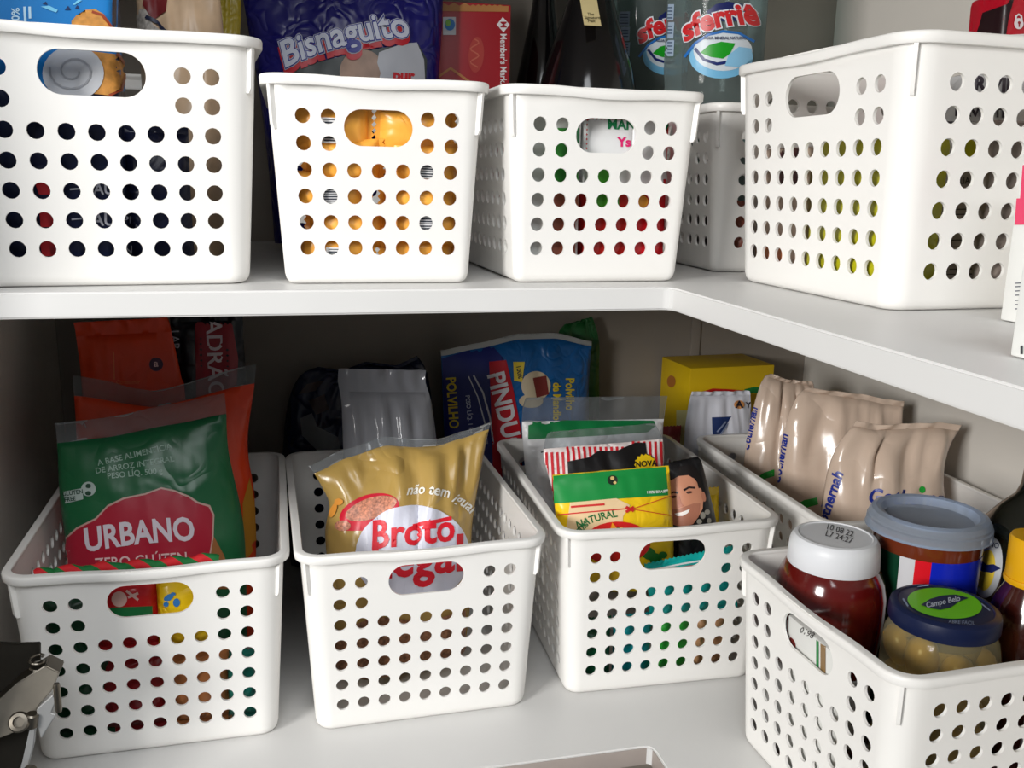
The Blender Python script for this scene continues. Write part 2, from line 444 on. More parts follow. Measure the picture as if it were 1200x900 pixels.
# ------------------------------------------------------------------ bags
def interp(pts, t):
    n = len(pts)-1
    if n == 0: return pts[0]
    acc = [0]
    for a, b in zip(pts, pts[1:]): acc.append(acc[-1]+(Vector(b)-Vector(a)).length+1e-6)
    s = t*acc[-1]
    for i in range(n):
        if s <= acc[i+1] or i == n-1:
            k = (s-acc[i])/(acc[i+1]-acc[i]); p0, p1, p2, p3 = [Vector(pts[max(0, min(n, i+q))]) for q in (-1, 0, 1, 2)]
            return .5*((2*p1)+(p2-p0)*k+(2*p0-5*p1+4*p2-p3)*k*k+(3*p1-3*p2+p3-p0)*k**3)
def bag(name, label, cat, M4, left, right, thick, material, top=None, vs=.93, seal=None, group=None, wr=.0016, pleat=.0012, seed=0,
        bot=.6, pk=.38, foot=.9, nu=30, nv=32, side=2.6, zig=0, full=1.0):
    """a filled pouch: px outlines (bottom to top) on the bag's own leaning plane, pillow thickness, folds, sealed flange"""
    root = empty(name, M4, label, cat, group)
    inv = M4.inverted(); n = (M4.to_3x3() @ Vector((0, 1, 0))); o = M4.translation
    def loc(p): q = inv @ at_plane(p[0], p[1], o, n); return (q.x, q.z)
    Lp = [loc(p) for p in left]; Rp = [loc(p) for p in right]
    mid = (Lp[0][0]+Rp[0][0])/2
    if Lp[0][1] > .02: Lp = [(mid+(Lp[0][0]-mid)*foot, .003)]+Lp
    if Rp[0][1] > .02: Rp = [(mid+(Rp[0][0]-mid)*foot, .003)]+Rp
    Tp = [loc(p) for p in top] if top else []
    def base(u, v):
        a, b = interp(Lp, v), interp(Rp, v); p = a.lerp(b, (u+1)/2)
        if Tp:
            pts = [Lp[-1]]+Tp+[Rp[-1]]
            x = Lp[-1][0]+(Rp[-1][0]-Lp[-1][0])*(u+1)/2; z = None
            for q, r in zip(pts, pts[1:]):
                if q[0]-1e-9 <= x <= r[0]+1e-9:
                    k = (x-q[0])/max(1e-9, r[0]-q[0]); k2 = k*k*(3-2*k); z = q[1]+(r[1]-q[1])*(.5*k+.5*k2); break
            if z is not None:
                lin = Lp[-1][1]+(Rp[-1][1]-Lp[-1][1])*(u+1)/2; p.y += (z-lin)*v**2.5
        return p
    hgt = max(Lp[-1][1], Rp[-1][1])
    def depth(u, v, sgn):
        w = min(1, v/vs)
        pr = (bot+(1-bot)*math.sin(math.pi/2*min(1, w/pk))) if w < pk else math.cos(math.pi/2*((w-pk)/(1-pk)))**.75
        e = max(0, 1-abs(u)**side)**.62
        d = thick/2*pr*e*full
        nz = noise.noise(Vector((u*2.3+seed*7.1, v*3.1, seed+sgn*3)))*.6+noise.noise(Vector((u*5+seed*3.7, v*6+9, seed+sgn)))*.4
        fold = abs(noise.noise(Vector((u*3.6+seed, v*1.1+seed*2, sgn*2+5.3))))
        k = max(0, min(1, (w-.45)/.5))
        d += wr*2.2*nz*e+pleat*3*(fold-.2)*k*e*2*(1-max(0, (w-.92)/.08))
        return max(d, .0004)
    V = []; F = []; N1 = nu+1
    for sgn in (-1, 1):
        for j in range(nv+1):
            v = vs*j/nv
            for i in range(N1):
                u = -1+2*i/nu; u = math.copysign(abs(u)**.85, u); p = base(u, v); d = depth(u, v, sgn)
                V.append(Vector((p.x, sgn*d, p.y)))
    off = N1*(nv+1)
    for j in range(nv):
        for i in range(nu):
            a = j*N1+i; F.append((a, a+1, a+N1+1, a+N1)); F.append((off+a, off+a+N1, off+a+N1+1, off+a+1))
    for j in range(nv):
        for i in (0, nu):
            a = j*N1+i; F.append((a, a+N1, off+a+N1, off+a))
    for j in (0, nv):
        for i in range(nu):
            a = j*N1+i; F.append((a, off+a, off+a+1, a+1))
    body = mesh('body', V, F, material, root, 80)
    if vs < .995:
        V = []; F = []
        for sgn in (-1, 1):
            for j in range(5):
                v = vs+(1-vs)*j/4
                for i in range(2*nu+1):
                    u = -1+i/nu; p = base(u, v); zz = p.y-(zig if (i % 2 and j == 4) else 0)
                    rp = .0016*noise.noise(Vector((u*4+seed, v*9, seed)))*min(1, j/2)*3
                    V.append(Vector((p.x, rp+sgn*.0005, zz)))
        K = 2*nu+1; off = K*5
        for j in range(4):
            for i in range(2*nu):
                a = j*K+i; F.append((a, a+1, a+K+1, a+K)); F.append((off+a, off+a+K, off+a+K+1, off+a+1))
        for i in range(2*nu):
            for j in (0, 4): a = j*K+i; F.append((a, off+a, off+a+1, a+1))
        for j in range(4):
            for i in (0, 2*nu): a = j*K+i; F.append((a, off+a, off+a+K, a+K))
        mesh('seal', V, F, seal or material, root, 80)
    return root, body, bvh(body)
def pbox(name, label, cat, M4, w, d, h, material, group=None, bev=.0015, part='carton'):
    """a carton with its foot centre at the frame; local x width, y depth, z height"""
    root = empty(name, M4, label, cat, group)
    b = box(part, -w/2, w/2, -d/2, d/2, 0, h, material, root, bev)
    return root, b, bvh(b)
FILM = clear('clear_film', (225, 228, 230), .07, .1, .35, 70)
def foil(name, rgb, rough=.28, bump=.25, bscale=45, spec=.5): return mat(name, rgb, rough, spec, .03, 25, min(1, bump*2.2), bscale*1.1, ridge=True)
FL = ZL+.0035                                    # inside floor of a lower basket
FU = .0035

# ================================================================== lower shelf, basket 1
M4 = frame(-.372, .165, FL, 0, -7)
g, gb, gt = bag('pasta_bag', 'dark green pasta bag with a red URBANO logo', 'food bag', M4,
    [(78, 650), (70, 580), (67, 517), (64, 496)], [(288, 655), (283, 600), (268, 530), (265, 480), (263, 461)], .062,
    foil('green_film', (8, 92, 52), .3, .1, 30), top=[(120, 490), (200, 474)], vs=.925, seal=FILM, seed=1, foot=.97, pleat=.0006, wr=.0012)
decal('logo_outline', g, gt, poly([(75, 690), (74, 655), (77, 630), (90, 618), (112, 607), (126, 592), (145, 583), (170, 578), (189, 571), (204, 574), (222, 581), (232, 588), (246, 592), (251, 603), (250, 630), (246, 655), (240, 690)]), ink((196, 160, 150)), .0005)
decal('logo_panel', g, gt, poly([(77, 690), (76, 655), (79, 631), (91, 620), (113, 609), (127, 594), (146, 585), (170, 580), (189, 573), (204, 576), (221, 583), (231, 590), (244, 594), (249, 604), (248, 630), (244, 655), (238, 690)]), ink((168, 22, 48)), .0009)
decal('logo_lettering', g, gt, T('URBANO', 164, 628, 38, -6, .82, 0, .028, 3), ink((214, 205, 214)), .0014)
decal('lettering', g, gt, [T('ZERO GLÚTEN', 166, 657, 17, -4, .95, 0, .012)], ink((225, 190, 190)), .0014)
decal('small_lettering', g, gt, [T('A BASE ALIMENTÍCIA', 158, 533, 9.5, -13, 1, 0, .01), T('DE ARROZ INTEGRAL', 158, 545, 9.5, -9, 1, 0, .01), T('PESO LÍQ. 500 g', 158, 555, 9.5, -6, 1, 0, .01)], ink((150, 180, 165)), .0006)
decal('badge', g, gt, [poly([(75, 576), (97, 572), (98, 585), (77, 590)]), ell(104, 573, 8.5, 8.5)], ink((175, 190, 185)), .0006)
decal('badge_lettering', g, gt, [T('GLÚTEN', 86, 577.5, 7, -8, .9, 0, .02), T('FREE', 83, 585, 7, -8, .9, 0, .02), ell(104, 569.5, 3.2, 2.6), ell(104, 578, 3.4, 2.6)], ink((8, 60, 40)), .001)
decal('pasta_window', g, gt, poly([(250, 628), (262, 650), (268, 668), (268, 690), (240, 690), (246, 655)]), ink((150, 95, 50)), .0005)
M4 = frame(-.355, .228, FL, 0, -5)
g, gb, gt = bag('pasta_bag', 'large orange food bag directly behind the green pasta bag', 'food bag', M4,
    [(92, 600), (90, 520), (87, 463), (86, 440)], [(300, 650), (298, 580), (290, 520), (298, 452), (300, 427)], .05,
    foil('orange_film', (222, 62, 18), .32, .12, 30), top=[(180, 458)], vs=.93, seal=FILM, seed=2, foot=.97, wr=.002)
decal('print_panel', g, gt, poly([(284, 590), (292, 560), (298, 590), (300, 640), (285, 660)]), ink((190, 130, 40)), .0006)
M4 = frame(-.385, .287, FL, 0, -3)
g, gb, gt = bag('pasta_bag', 'orange food bag standing tallest against the left back corner', 'food bag', M4,
    [(98, 480), (94, 430), (88, 387), (86, 378)], [(218, 480), (212, 440), (200, 385), (196, 372)], .035,
    mat('orange_film', (222, 62, 18)), vs=.95, seed=3, foot=.95, wr=.001)
decal('badge', g, gt, ell(183, 427, 8, 8), ink((70, 30, 60)), .0006)
decal('badge_lettering', g, gt, T('a', 183, 426, 12, 0, 1, 0, .02), ink((225, 190, 190)), .001)
decal('small_lettering', g, gt, [stroke([(133, 412), (134, 445)], 1.2), T('Consumir', 150, 448, 7)], ink((235, 120, 70)), .0006)
M4 = frame(-.325, .316, FL, 0, -2)
g, gb, gt = bag('coffee_bag', 'black bag with a dark red panel and white vertical letters', 'food bag', M4,
    [(205, 500), (203, 440), (200, 385), (199, 366)], [(290, 500), (288, 440), (285, 385), (284, 364)], .03,
    foil('black_film', (20, 20, 26), .3), vs=.96, seed=4, foot=.97, wr=.0008)
decal('print_panel', g, gt, poly([(228, 368), (270, 368), (279, 420), (276, 470), (230, 470)]), ink((140, 16, 34)), .0006)
decal('logo_lettering', g, gt, T('PADRÃO', 251, 414, 27, 88, 1, 0, .015), ink((205, 190, 195)), .001)
decal('small_lettering', g, gt, T('LAB', 205, 398, 13, 88, 1, 0, .01), ink((190, 190, 200)), .001)
# striped cord along the front rim of basket 1
pts = [at_z(u, v, ZL+.150) for u, v in ((38, 676), (70, 672), (120, 668), (170, 664), (215, 660), (255, 656))]
dense = []
for i in range(46):
    t = i/45*5; k = min(4, int(t)); dense.append(pts[k].lerp(pts[k+1], t-k)+Vector((0, .010, -.003+.0012*math.sin(i*.8))))
cordm = bpy.data.materials.new('striped_cord'); cordm.use_nodes = True
nt = cordm.node_tree; b = nt.nodes['Principled BSDF']; b.inputs['Roughness'].default_value = .75
tc = nt.nodes.new('ShaderNodeTexCoord'); wv = nt.nodes.new('ShaderNodeTexWave'); wv.wave_type = 'BANDS'; wv.bands_direction = 'DIAGONAL'
wv.inputs['Scale'].default_value = 27; rp = nt.nodes.new('ShaderNodeValToRGB'); rp.color_ramp.interpolation = 'CONSTANT'
rp.color_ramp.elements[0].color = s2l((8, 110, 50))+(1,); rp.color_ramp.elements[1].color = s2l((205, 22, 34))+(1,); rp.color_ramp.elements[1].position = .5
nt.links.new(tc.outputs['Object'], wv.inputs['Vector']); nt.links.new(wv.outputs['Fac'], rp.inputs['Fac']); nt.links.new(rp.outputs['Color'], b.inputs['Base Color'])
tag(tube('twisted_cord', dense, [.0042+.0004*math.sin(i*1.9) for i in range(46)], cordm), 'red and green striped cord lying along the basket rim', 'cord')
# small packs pressed against the holes of basket 1
def packet(name, label, M4, w, h, t, material, seed=0, group=None, cat='packet', zig=.0012, vs=.9, wr=.0008):
    """small flow pack: pillow body with a crimped seal at both ends, standing at its frame"""
    root = empty(name, M4, label, cat, group)
    V = []; F = []; nu, nv = 12, 12; N1 = nu+1
    for sg in (-1, 1):
        for j in range(nv+1):
            v = j/nv
            for i in range(N1):
                u = -1+2*i/nu; z = h*(.07+.86*v)
                d = t/2*max(0, 1-abs(u)**3)**.6*max(0, 1-abs(2*v-1)**2.6)**.6
                d += wr*noise.noise(Vector((u*2+seed*5, v*3, seed+sg)))
                V.append(Vector((u*w/2*(1-.03*math.sin(math.pi*v)), sg*max(.0004, d), z)))
    off = N1*(nv+1)
    for j in range(nv):
        for i in range(nu): a = j*N1+i; F += [(a, a+1, a+N1+1, a+N1), (off+a, off+a+N1, off+a+N1+1, off+a+1)]
        for i in (0, nu): a = j*N1+i; F.append((a, a+N1, off+a+N1, off+a))
    for j in (0, nv):
        for i in range(nu): a = j*N1+i; F.append((a, off+a, off+a+1, a+1))
    body = mesh('body', V, F, material, root, 80)
    for z0, z1 in ((h*.075, 0), (h*.925, h)):
        V = []; F = []; K = 2*max(4, int(w/.004))+1
        for sg in (-1, 1):
            for j in (0, 1):
                for i in range(K):
                    z = z0 if j == 0 else z1+(zig if z1 == 0 else -zig)*(i % 2)
                    V.append(Vector((-w/2+w*i/(K-1), sg*.0006, z)))
        for i in range(K-1):
            F += [(i, i+1, K+i+1, K+i), (2*K+i, 3*K+i, 3*K+i+1, 2*K+i+1), (K+i, K+i+1, 3*K+i+1, 3*K+i), (i, 2*K+i, 2*K+i+1, i+1)]
        F += [(0, K, 3*K, 2*K), (K-1, 2*K-1, 4*K-1, 3*K-1)]
        mesh('crimped_seal', V, F, material, root, 30)
    return root, body, bvh(body)
p, b, t = packet('seasoning_packet', 'dark green packet at the left holes of the pasta basket', frame(-.425, .100, FL, 2, -4), .045, .125, .022, foil('deep_green_film', (14, 70, 44)), 1)
p, b, t = packet('seasoning_packet', 'red packet behind the handle of the pasta basket', frame(-.388, .098, FL+.072, 0, -6), .046, .068, .02, foil('red_film', (196, 24, 34)), 2)
decal('print_panel', p, t, [ell(140, 702, 9, 9), stroke([(148, 692), (162, 703)], 3), stroke([(150, 700), (162, 695)], 3)], ink((214, 178, 170)), .0006)
decal('print_band', p, t, poly([(125, 712), (178, 710), (178, 722), (125, 722)]), ink((20, 110, 60)), .0006)
p, b, t = packet('seasoning_packet', 'yellow packet with blue splashes behind the handle of the pasta basket', frame(-.345, .097, FL+.070, 0, -6), .042, .07, .02, foil('yellow_film', (240, 200, 24)), 3)
decal('print_splash', p, t, [ell(198, 700, 6, 3.5, -30), ell(207, 706, 4, 5), ell(195, 708, 3, 3), ell(203, 696, 3, 2)], ink((44, 120, 190)), .0006)
p, b, t = packet('seasoning_packet', 'dark red packet low in the pasta basket, left', frame(-.388, .103, FL, 0, -3), .052, .068, .024, foil('wine_film', (150, 26, 34)), 4)
p, b, t = packet('seasoning_packet', 'orange tan packet low in the pasta basket, middle', frame(-.338, .103, FL, 0, -3), .046, .068, .024, foil('tan_film', (214, 140, 84)), 5)
p, b, t = packet('seasoning_packet', 'teal packet low in the pasta basket, right of the tan one', frame(-.306, .103, FL, 0, -3), .024, .06, .02, foil('teal_film', (30, 130, 116)), 6)

# ================================================================== lower shelf, basket 2
M4 = frame(-.172, .150, FL, 2, -12)
g, gb, gt = bag('bean_bag', 'gold plastic bean bag with a white oval and red Broto Legal lettering', 'food bag', M4,
    [(388, 760), (386, 690), (381, 625), (386, 592), (378, 572), (367, 553), (361, 546)], [(545, 760), (552, 690), (553, 620), (562, 560), (573, 502), (579, 494)], .085,
    foil('gold_film', (182, 150, 82), .24, .28, 22, .6), top=[(405, 526), (450, 512), (490, 515), (515, 514), (545, 505)], vs=.955, seal=FILM, seed=5, foot=.9, bot=.72, wr=.0042, pleat=.0046, pk=.3, nu=44, nv=44)
decal('logo_oval', g, gt, ell(483, 650, 66, 58, -4, 44), ink((216, 218, 232)), .0013, 4)
decal('logo_lettering', g, gt, [T('Broto', 483, 624, 46, -6, .9, .12, .022, 0), T('Legal', 488, 655, 60, -6, .9, .12, .024, 0), stroke([(483, 617), (500, 613), (528, 607)], 4.5)], ink((222, 24, 44)), .0020, 4)
decal('lettering', g, gt, [T('não tem', 502, 577, 17, 4, .9, .2, .02, 3), T('igual', 543, 591, 17, 34, .9, .2, .02, 2)], ink((240, 238, 228)), .0009, 4)
decal('bowl_print', g, gt, [ell(433, 600, 36, 20, -18), poly([(398, 606), (466, 590), (455, 612), (430, 622), (402, 622)])], ink((205, 24, 50)), .0005, 4)
beans = mat('bean_print', (196, 130, 104), .4, .5, .5, 420)
decal('beans_print', g, gt, [ell(435, 596, 31, 12, -18), ell(402, 616, 9, 6)], beans, .0010, 4)
decal('vegetable_print', g, gt, [ell(392, 598, 3.5, 9, 20), ell(398, 588, 5, 4)], ink((226, 150, 60)), .0016, 4)
decal('bean_window', g, gt, poly([(392, 742), (440, 722), (500, 728), (545, 715), (545, 852), (390, 862)]), mat('brown_beans', (156, 110, 80), .35, .5, .5, 300), .0007, 4)
M4 = frame(-.158, .268, FL, 0, -4)
g, gb, gt = bag('clear_bag', 'clear plastic bag with a folded top behind the gold bean bag', 'food bag', M4,
    [(405, 600), (402, 520), (400, 470), (396, 447), (397, 432)], [(520, 600), (512, 520), (505, 470), (498, 447), (499, 434)], .055,
    clear('milky_film', (196, 198, 206), .42, .12, .6, 30), vs=.9, seal=clear('milky_film', (0, 0, 0), 0), seed=6, wr=.003, pleat=.002)
box('contents', -.040, .040, -.012, .012, .006, .145, mat('brown_grain', (92, 66, 50), .7, .3, .35, 160), g, .008)
M4 = frame(-.182, .405, ZL+.001, 0, -2)
g, gb, gt = bag('dark_bag', 'dark navy and black plastic bag slumped against the back wall', 'food bag', M4,
    [(330, 600), (332, 520), (338, 470), (352, 440), (372, 430)], [(512, 600), (512, 520), (506, 470), (500, 435), (489, 417)], .06,
    foil('dark_blue_film', (24, 32, 58), .22, .6, 30), top=[(400, 434), (430, 424), (465, 428)], vs=.97, seed=8, wr=.004, pleat=.003)
decal('print_panel', g, gt, [poly([(352, 490), (366, 484), (372, 500), (396, 512), (400, 530), (372, 528), (354, 510)])], ink((120, 124, 128)), .0006)
decal('print_patch', g, gt, [poly([(362, 470), (380, 462), (386, 480), (370, 486)]), poly([(350, 462), (360, 450), (380, 446), (370, 458)])], ink((60, 46, 46)), .0006)
# starch bag between baskets 2 and 3
M4 = frame(-.004, .395, ZL+.001, 0, -3)
g, gb, gt = bag('starch_bag', 'blue starch bag with a red diagonal PINDUCA band against the back wall', 'food bag', M4,
    [(524, 600), (522, 540), (519, 470), (517, 417), (516, 411)], [(692, 600), (690, 520), (690, 450), (693, 405), (693, 400)], .05,
    foil('starch_blue_film', (12, 92, 158), .35, .2), top=[(560, 402), (608, 391), (650, 390)], vs=.975, seal=ink((170, 172, 170)), seed=9, wr=.0016, zig=.002)
decal('navy_panel', g, gt, poly([(518, 420), (575, 403), (590, 420), (574, 412), (590, 470), (604, 520), (606, 600), (525, 600)]), ink((26, 36, 110)), .0005)
decal('red_band', g, gt, poly([(573, 424), (593, 422), (602, 460), (611, 508), (612, 560), (578, 560), (576, 500)]), ink((192, 22, 38)), .001)
decal('band_edges', g, gt, [stroke([(555, 440), (566, 460), (574, 490), (578, 520)], 2), stroke([(549, 441), (560, 465), (568, 495), (571, 520)], 1.4)], ink((205, 205, 215)), .001)
decal('logo_lettering', g, gt, T('PINDUCA', 593, 492, 29, 76, .9, 0, .03), ink((224, 222, 226)), .0015)
for s_ in (T('POLVILHO', 530, 472, 15, 86, .85, 0, .03), T('Polvilho', 667, 462, 14, 90, .85, 0, .03), T('de Mandioca', 652, 475, 13, 90, .8, 0, .03)): decal('lettering', g, gt, s_, ink((222, 196, 40)), .001)
decal('small_lettering', g, gt, [T('PESO LÍQ. 1 kg', 550, 485, 7, 84, 1, 0, .02)], ink((200, 205, 225)), .001)
decal('food_print', g, gt, [ell(628, 452, 17, 17), ell(622, 470, 14, 8)], ink((206, 190, 160)), .001)
decal('food_label', g, gt, poly([(624, 443), (640, 440), (643, 462), (628, 466)]), ink((120, 40, 34)), .0015)
decal('corner_tag', g, gt, poly([(601, 424), (615, 424), (612, 448), (602, 446)]), ink((226, 200, 60)), .001)
decal('tag_lettering', g, gt, T('100%', 608, 436, 8, 80, .9, 0, .02), ink((30, 40, 60)), .0015)
M4 = frame(.10, .435, ZL+.001, 0, 0)
g, gb, gt = bag('green_pouch', 'dark green pouch corner showing behind the blue starch bag', 'food bag', M4,
    [(640, 520), (648, 430), (656, 386), (668, 379)], [(702, 520), (702, 440), (702, 400), (694, 371)], .02, foil('leaf_green_film', (24, 96, 42), .4), vs=.97, seed=10, wr=.0006)

# ================================================================== lower shelf, basket 3
M4 = frame(.058, .262, FL, -1, -6)
g, gb, gt = bag('sugar_bag', 'white food bag with a green band and clear top in the middle basket', 'food bag', M4,
    [(640, 640), (620, 580), (613, 520), (612, 488), (616, 466)], [(772, 640), (772, 580), (776, 520), (778, 488), (782, 464)], .06,
    foil('white_film', (232, 232, 234), .3), vs=.88, seal=FILM, seed=11, foot=.95, wr=.0016)
decal('green_band', g, gt, poly([(619, 493), (700, 493), (766, 493), (768, 499), (758, 507), (700, 511), (619, 515)]), ink((12, 118, 62)), .0006)
decal('small_print', g, gt, [stroke([(634, 530), (644, 528)], 1.5), stroke([(638, 525), (639, 536)], 1.5)], ink((60, 60, 60)), .0006)
M4 = frame(.060, .190, FL, -1, -8)
stripe = foil('stripe_white_film', (240, 228, 226), .3)
g, gb, gt = bag('popcorn_bag', 'red and white striped bag with a black panel and yellow badge', 'food bag', M4,
    [(652, 620), (646, 570), (637, 535), (640, 512), (646, 506)], [(772, 620), (776, 570), (778, 530), (774, 506), (766, 496)], .05,
    stripe, top=[(680, 503), (720, 500)], vs=.9, seal=FILM, seed=12, foot=.95, wr=.0012, pleat=.001)
red = ink((206, 30, 44))
st = []
for i in range(22):
    x = 640+i*6.4
    st.append(stroke([(x-3+(i-10)*.25, 505), (x, 530), (x+2, 560), (x+3, 600)], 3.0))
decal('red_stripes', g, gt, st, red, .0006)
decal('black_panel', g, gt, poly([(665, 541), (690, 536), (700, 529), (724, 528), (744, 519), (756, 519), (766, 600), (668, 600)]), ink((20, 18, 20)), .0011)
bd = [(755+(13 if i % 2 else 11)*math.cos(R(i*12)), 545+(13 if i % 2 else 11)*math.sin(R(i*12))) for i in range(30)]
decal('badge', g, gt, poly(bd), ink((244, 206, 20)), .0016)
decal('badge_lettering', g, gt, T('NOVA', 756, 544, 9, -5, .95, 0, .03), ink((40, 20, 20)), .002)
M4 = frame(.040, .118, FL+.066, -1, -7)
g, gb, gt = bag('manioc_pack', 'flat yellow pack with a green header and red flame emblem', 'food bag', M4,
    [(660, 690), (655, 640), (650, 590), (648, 560), (647, 557)], [(789, 690), (789, 630), (787, 590), (784, 550), (783, 546)], .034,
    foil('pack_yellow_film', (246, 204, 22), .3, .12), vs=.985, seed=13, foot=1, wr=.0006, pleat=.0003, bot=.5)
decal('green_header', g, gt, poly([(648, 557.5), (784, 546.5), (787, 580), (650, 590)]), ink((16, 140, 62)), .0005)
decal('pale_panel', g, gt, [poly([(668, 589), (722, 584), (738, 592), (730, 605), (728, 626), (676, 628), (664, 618)])], ink((236, 206, 160)), .0006)
decal('red_emblem', g, gt, ell(722, 636, 40, 25, -3), ink((216, 30, 30)), .0011)
decal('flames', g, gt, [poly([(708, 626), (710, 620), (714, 622), (717, 612), (721, 617), (724, 620), (729, 617), (731, 626), (728, 634), (712, 634)])], ink((248, 160, 30)), .0016)
decal('lettering', g, gt, [T('100%', 681, 620, 10, -48, .9, 0, .02), T('NATURAL', 699, 609, 12, -17, .9, 0, .02, 2)], ink((24, 110, 56)), .0011)
decal('red_rule', g, gt, [stroke([(654, 603), (690, 600), (735, 596)], 1.4), stroke([(733, 594), (742, 599)], 3), stroke([(733, 600), (742, 594)], 3), stroke([(742, 596), (786, 581)], .8), stroke([(742, 597), (786, 604)], .8), stroke([(669, 594), (708, 591)], 2.4)], ink((210, 40, 40)), .0011)
decal('header_emblem', g, gt, ell(717.5, 563, 6, 5.5), ink((24, 40, 24)), .001)
decal('emblem_marks', g, gt, [ell(717, 561, 2.5, 2), ell(720, 566, 2, 1.6)], ink((220, 190, 120)), .0015)
decal('small_lettering', g, gt, [T('100% BRAS.', 768, 576.5, 4.5, -3, 1, 0, .03), stroke([(777, 575), (787, 573.5)], 2)], ink((225, 235, 225)), .001)
decal('leaf_print', g, gt, [ell(759, 648, 10, 7, 30), ell(768, 656, 7, 8), ell(776, 650, 5, 4)], ink((36, 110, 40)), .001)
M4 = frame(.122, .128, FL+.066, -3, -8)
g, gb, gt = bag('coffee_pack', 'black pack printed with a smiling dark haired man', 'food bag', M4,
    [(788, 690), (786, 640), (784, 590), (780, 548), (779, 543)], [(846, 690), (840, 620), (832, 580), (822, 541), (817, 535)], .03,
    foil('black_pack_film', (18, 17, 20), .35, .1), vs=.985, seed=14, foot=1, wr=.0005, pleat=.0003)
skin = ink((206, 142, 112)); dark = ink((40, 24, 22))
decal('face_print', g, gt, [poly([(785, 560), (798, 556), (810, 557), (817, 566), (821, 572), (824, 584), (823, 596), (818, 606), (812, 614), (800, 618), (788, 614), (786, 590)])], skin, .0006)
decal('hair_print', g, gt, [poly([(784, 556), (790, 548), (806, 545), (816, 550), (821, 560), (822, 572), (818, 572), (815, 562), (806, 557), (795, 558), (786, 563)])], ink((24, 18, 18)), .0011)
decal('brow_print', g, gt, [stroke([(786, 578), (790, 576.5), (795, 577.5)], 2.2), stroke([(801, 574.5), (807, 571), (814, 571.5)], 2.4)], dark, .0011)
decal('eye_print', g, gt, [ell(790, 582, 3, 1.5, -8), ell(807, 577, 3.4, 1.5, -8)], ink((70, 40, 34)), .0011)
decal('nose_print', g, gt, [poly([(796, 580), (799, 590), (802, 593), (795, 595), (793, 592)])], ink((182, 112, 86)), .001)
decal('mouth_print', g, gt, [poly([(791, 601.5), (799, 600), (808, 596.5), (806, 601), (800, 604.5), (794, 604.5)])], ink((246, 240, 236)), .0011)
decal('beard_print', g, gt, poly([(787, 597), (796, 596), (812, 590), (820, 590), (819, 604), (812, 614), (800, 618), (788, 614)]), ink((172, 112, 90)), .0008)
decal('ear_print', g, gt, ell(824, 582, 2.4, 6, -10), ink((190, 126, 100)), .0008)
decal('necklace_print', g, gt, [ell(823, 604, 3, 4), ell(828, 600, 3, 3), ell(819, 611, 3, 3), ell(830, 610, 2.5, 3)], ink((150, 146, 136)), .0011)
p, b, t = packet('spice_packet', 'small yellow packet standing behind the black pack with the man', frame(.126, .155, FL+.04, 4, -10), .026, .108, .012, mat('yellow_film', (240, 200, 24)), 21)
p, b, t = packet('spice_packet', 'teal packet with red and white stripes behind the handle of the middle basket', frame(.084, .099, FL+.052, 0, -3, -7), .085, .060, .018, foil('turquoise_film', (20, 176, 172)), 22)
decal('stripe_print', p, t, [stroke([(765, 668), (800, 661), (830, 656)], 2)], ink((230, 230, 232)), .0006)
decal('stripe_print', p, t, [stroke([(765, 672), (800, 665), (830, 660)], 1.6)], ink((200, 30, 50)), .0006)
for i, (x, w, c_, nm) in enumerate(((-.012, .036, (16, 84, 52), 'dark green'), (.026, .036, (20, 160, 170), 'turquoise'), (.064, .036, (60, 190, 70), 'bright green'), (.104, .038, (214, 160, 116), 'tan'))):
    packet('spice_packet', nm+' packet low in the middle basket, seen through its holes', frame(x, .100, FL, 0, -2), w, .060, .022, foil('low_film_%d' % i, c_), 23+i)

# ================================================================== lower shelf, far corner
M4 = frame(0, 0, 0)
zt = -.140
a, b_ = at_z(798, 432, zt), at_z(897, 422, zt)
M4 = Matrix.Translation((.248, .412, ZL+.001)) @ Matrix.Rotation(R(3), 4, 'Z')
g, gb, gt = pbox('yellow_carton', 'yellow carton with a red and green wave in the back corner', 'box', M4, .112, .075, zt-ZL, mat('carton_yellow', (226, 188, 16), .5, .4, .03, 20))
decal('wave_print', g, gt, [poly([(822, 459), (835, 455), (856, 456), (876, 458), (876, 462), (850, 460), (826, 462)])], ink((206, 34, 34)), .0005)
decal('wave_print', g, gt, [poly([(872, 456), (884, 453), (896, 455), (896, 460), (872, 461)])], ink((30, 130, 60)), .0006)
decal('pale_panel', g, gt, [poly([(793, 481), (806, 481), (806, 530), (793, 530)])], ink((226, 216, 150)), .0005)
decal('side_mark', g, gt, [ell(787, 447, 5, 7)], ink((180, 110, 40)), .0005)
M4 = frame(.231, .354, ZL+.001, 3, 3)
g, gb, gt = bag('flour_packet', 'white paper packet with a navy triangle beside the yellow carton', 'packet', M4,
    [(806, 600), (802, 520), (806, 480), (810, 462), (811, 459)], [(886, 600), (882, 520), (880, 480), (879, 462), (878, 458)], .03,
    mat('white_paper', (226, 228, 238), .5, .4, .03, 20, .2, 40), vs=.97, seed=15, wr=.002, pleat=.001)
decal('navy_triangle', g, gt, poly([(834, 489), (857, 488), (848, 502), (838, 516), (835, 516)]), ink((34, 56, 110)), .0006)
decal('triangle_marks', g, gt, [stroke([(840, 506), (850, 494)], 1.8), stroke([(843, 510), (853, 496)], 1.6)], ink((150, 165, 200)), .001)
decal('letter_patch', g, gt, ell(866, 474, 6, 5), ink((216, 150, 90)), .0006)
decal('lettering', g, gt, [T('A', 866, 474, 12, 0, 1.1, 0, .03), T('Y', 876, 475, 10, 0, 1, 0, .02)], ink((36, 34, 46)), .001)
p, b, t = packet('flour_packet', 'red and blue striped packet low beside the yellow carton', frame(.172, .372, ZL+.001, 3, 0), .03, .155, .014, foil('red_blue_film', (150, 60, 66)), 31)

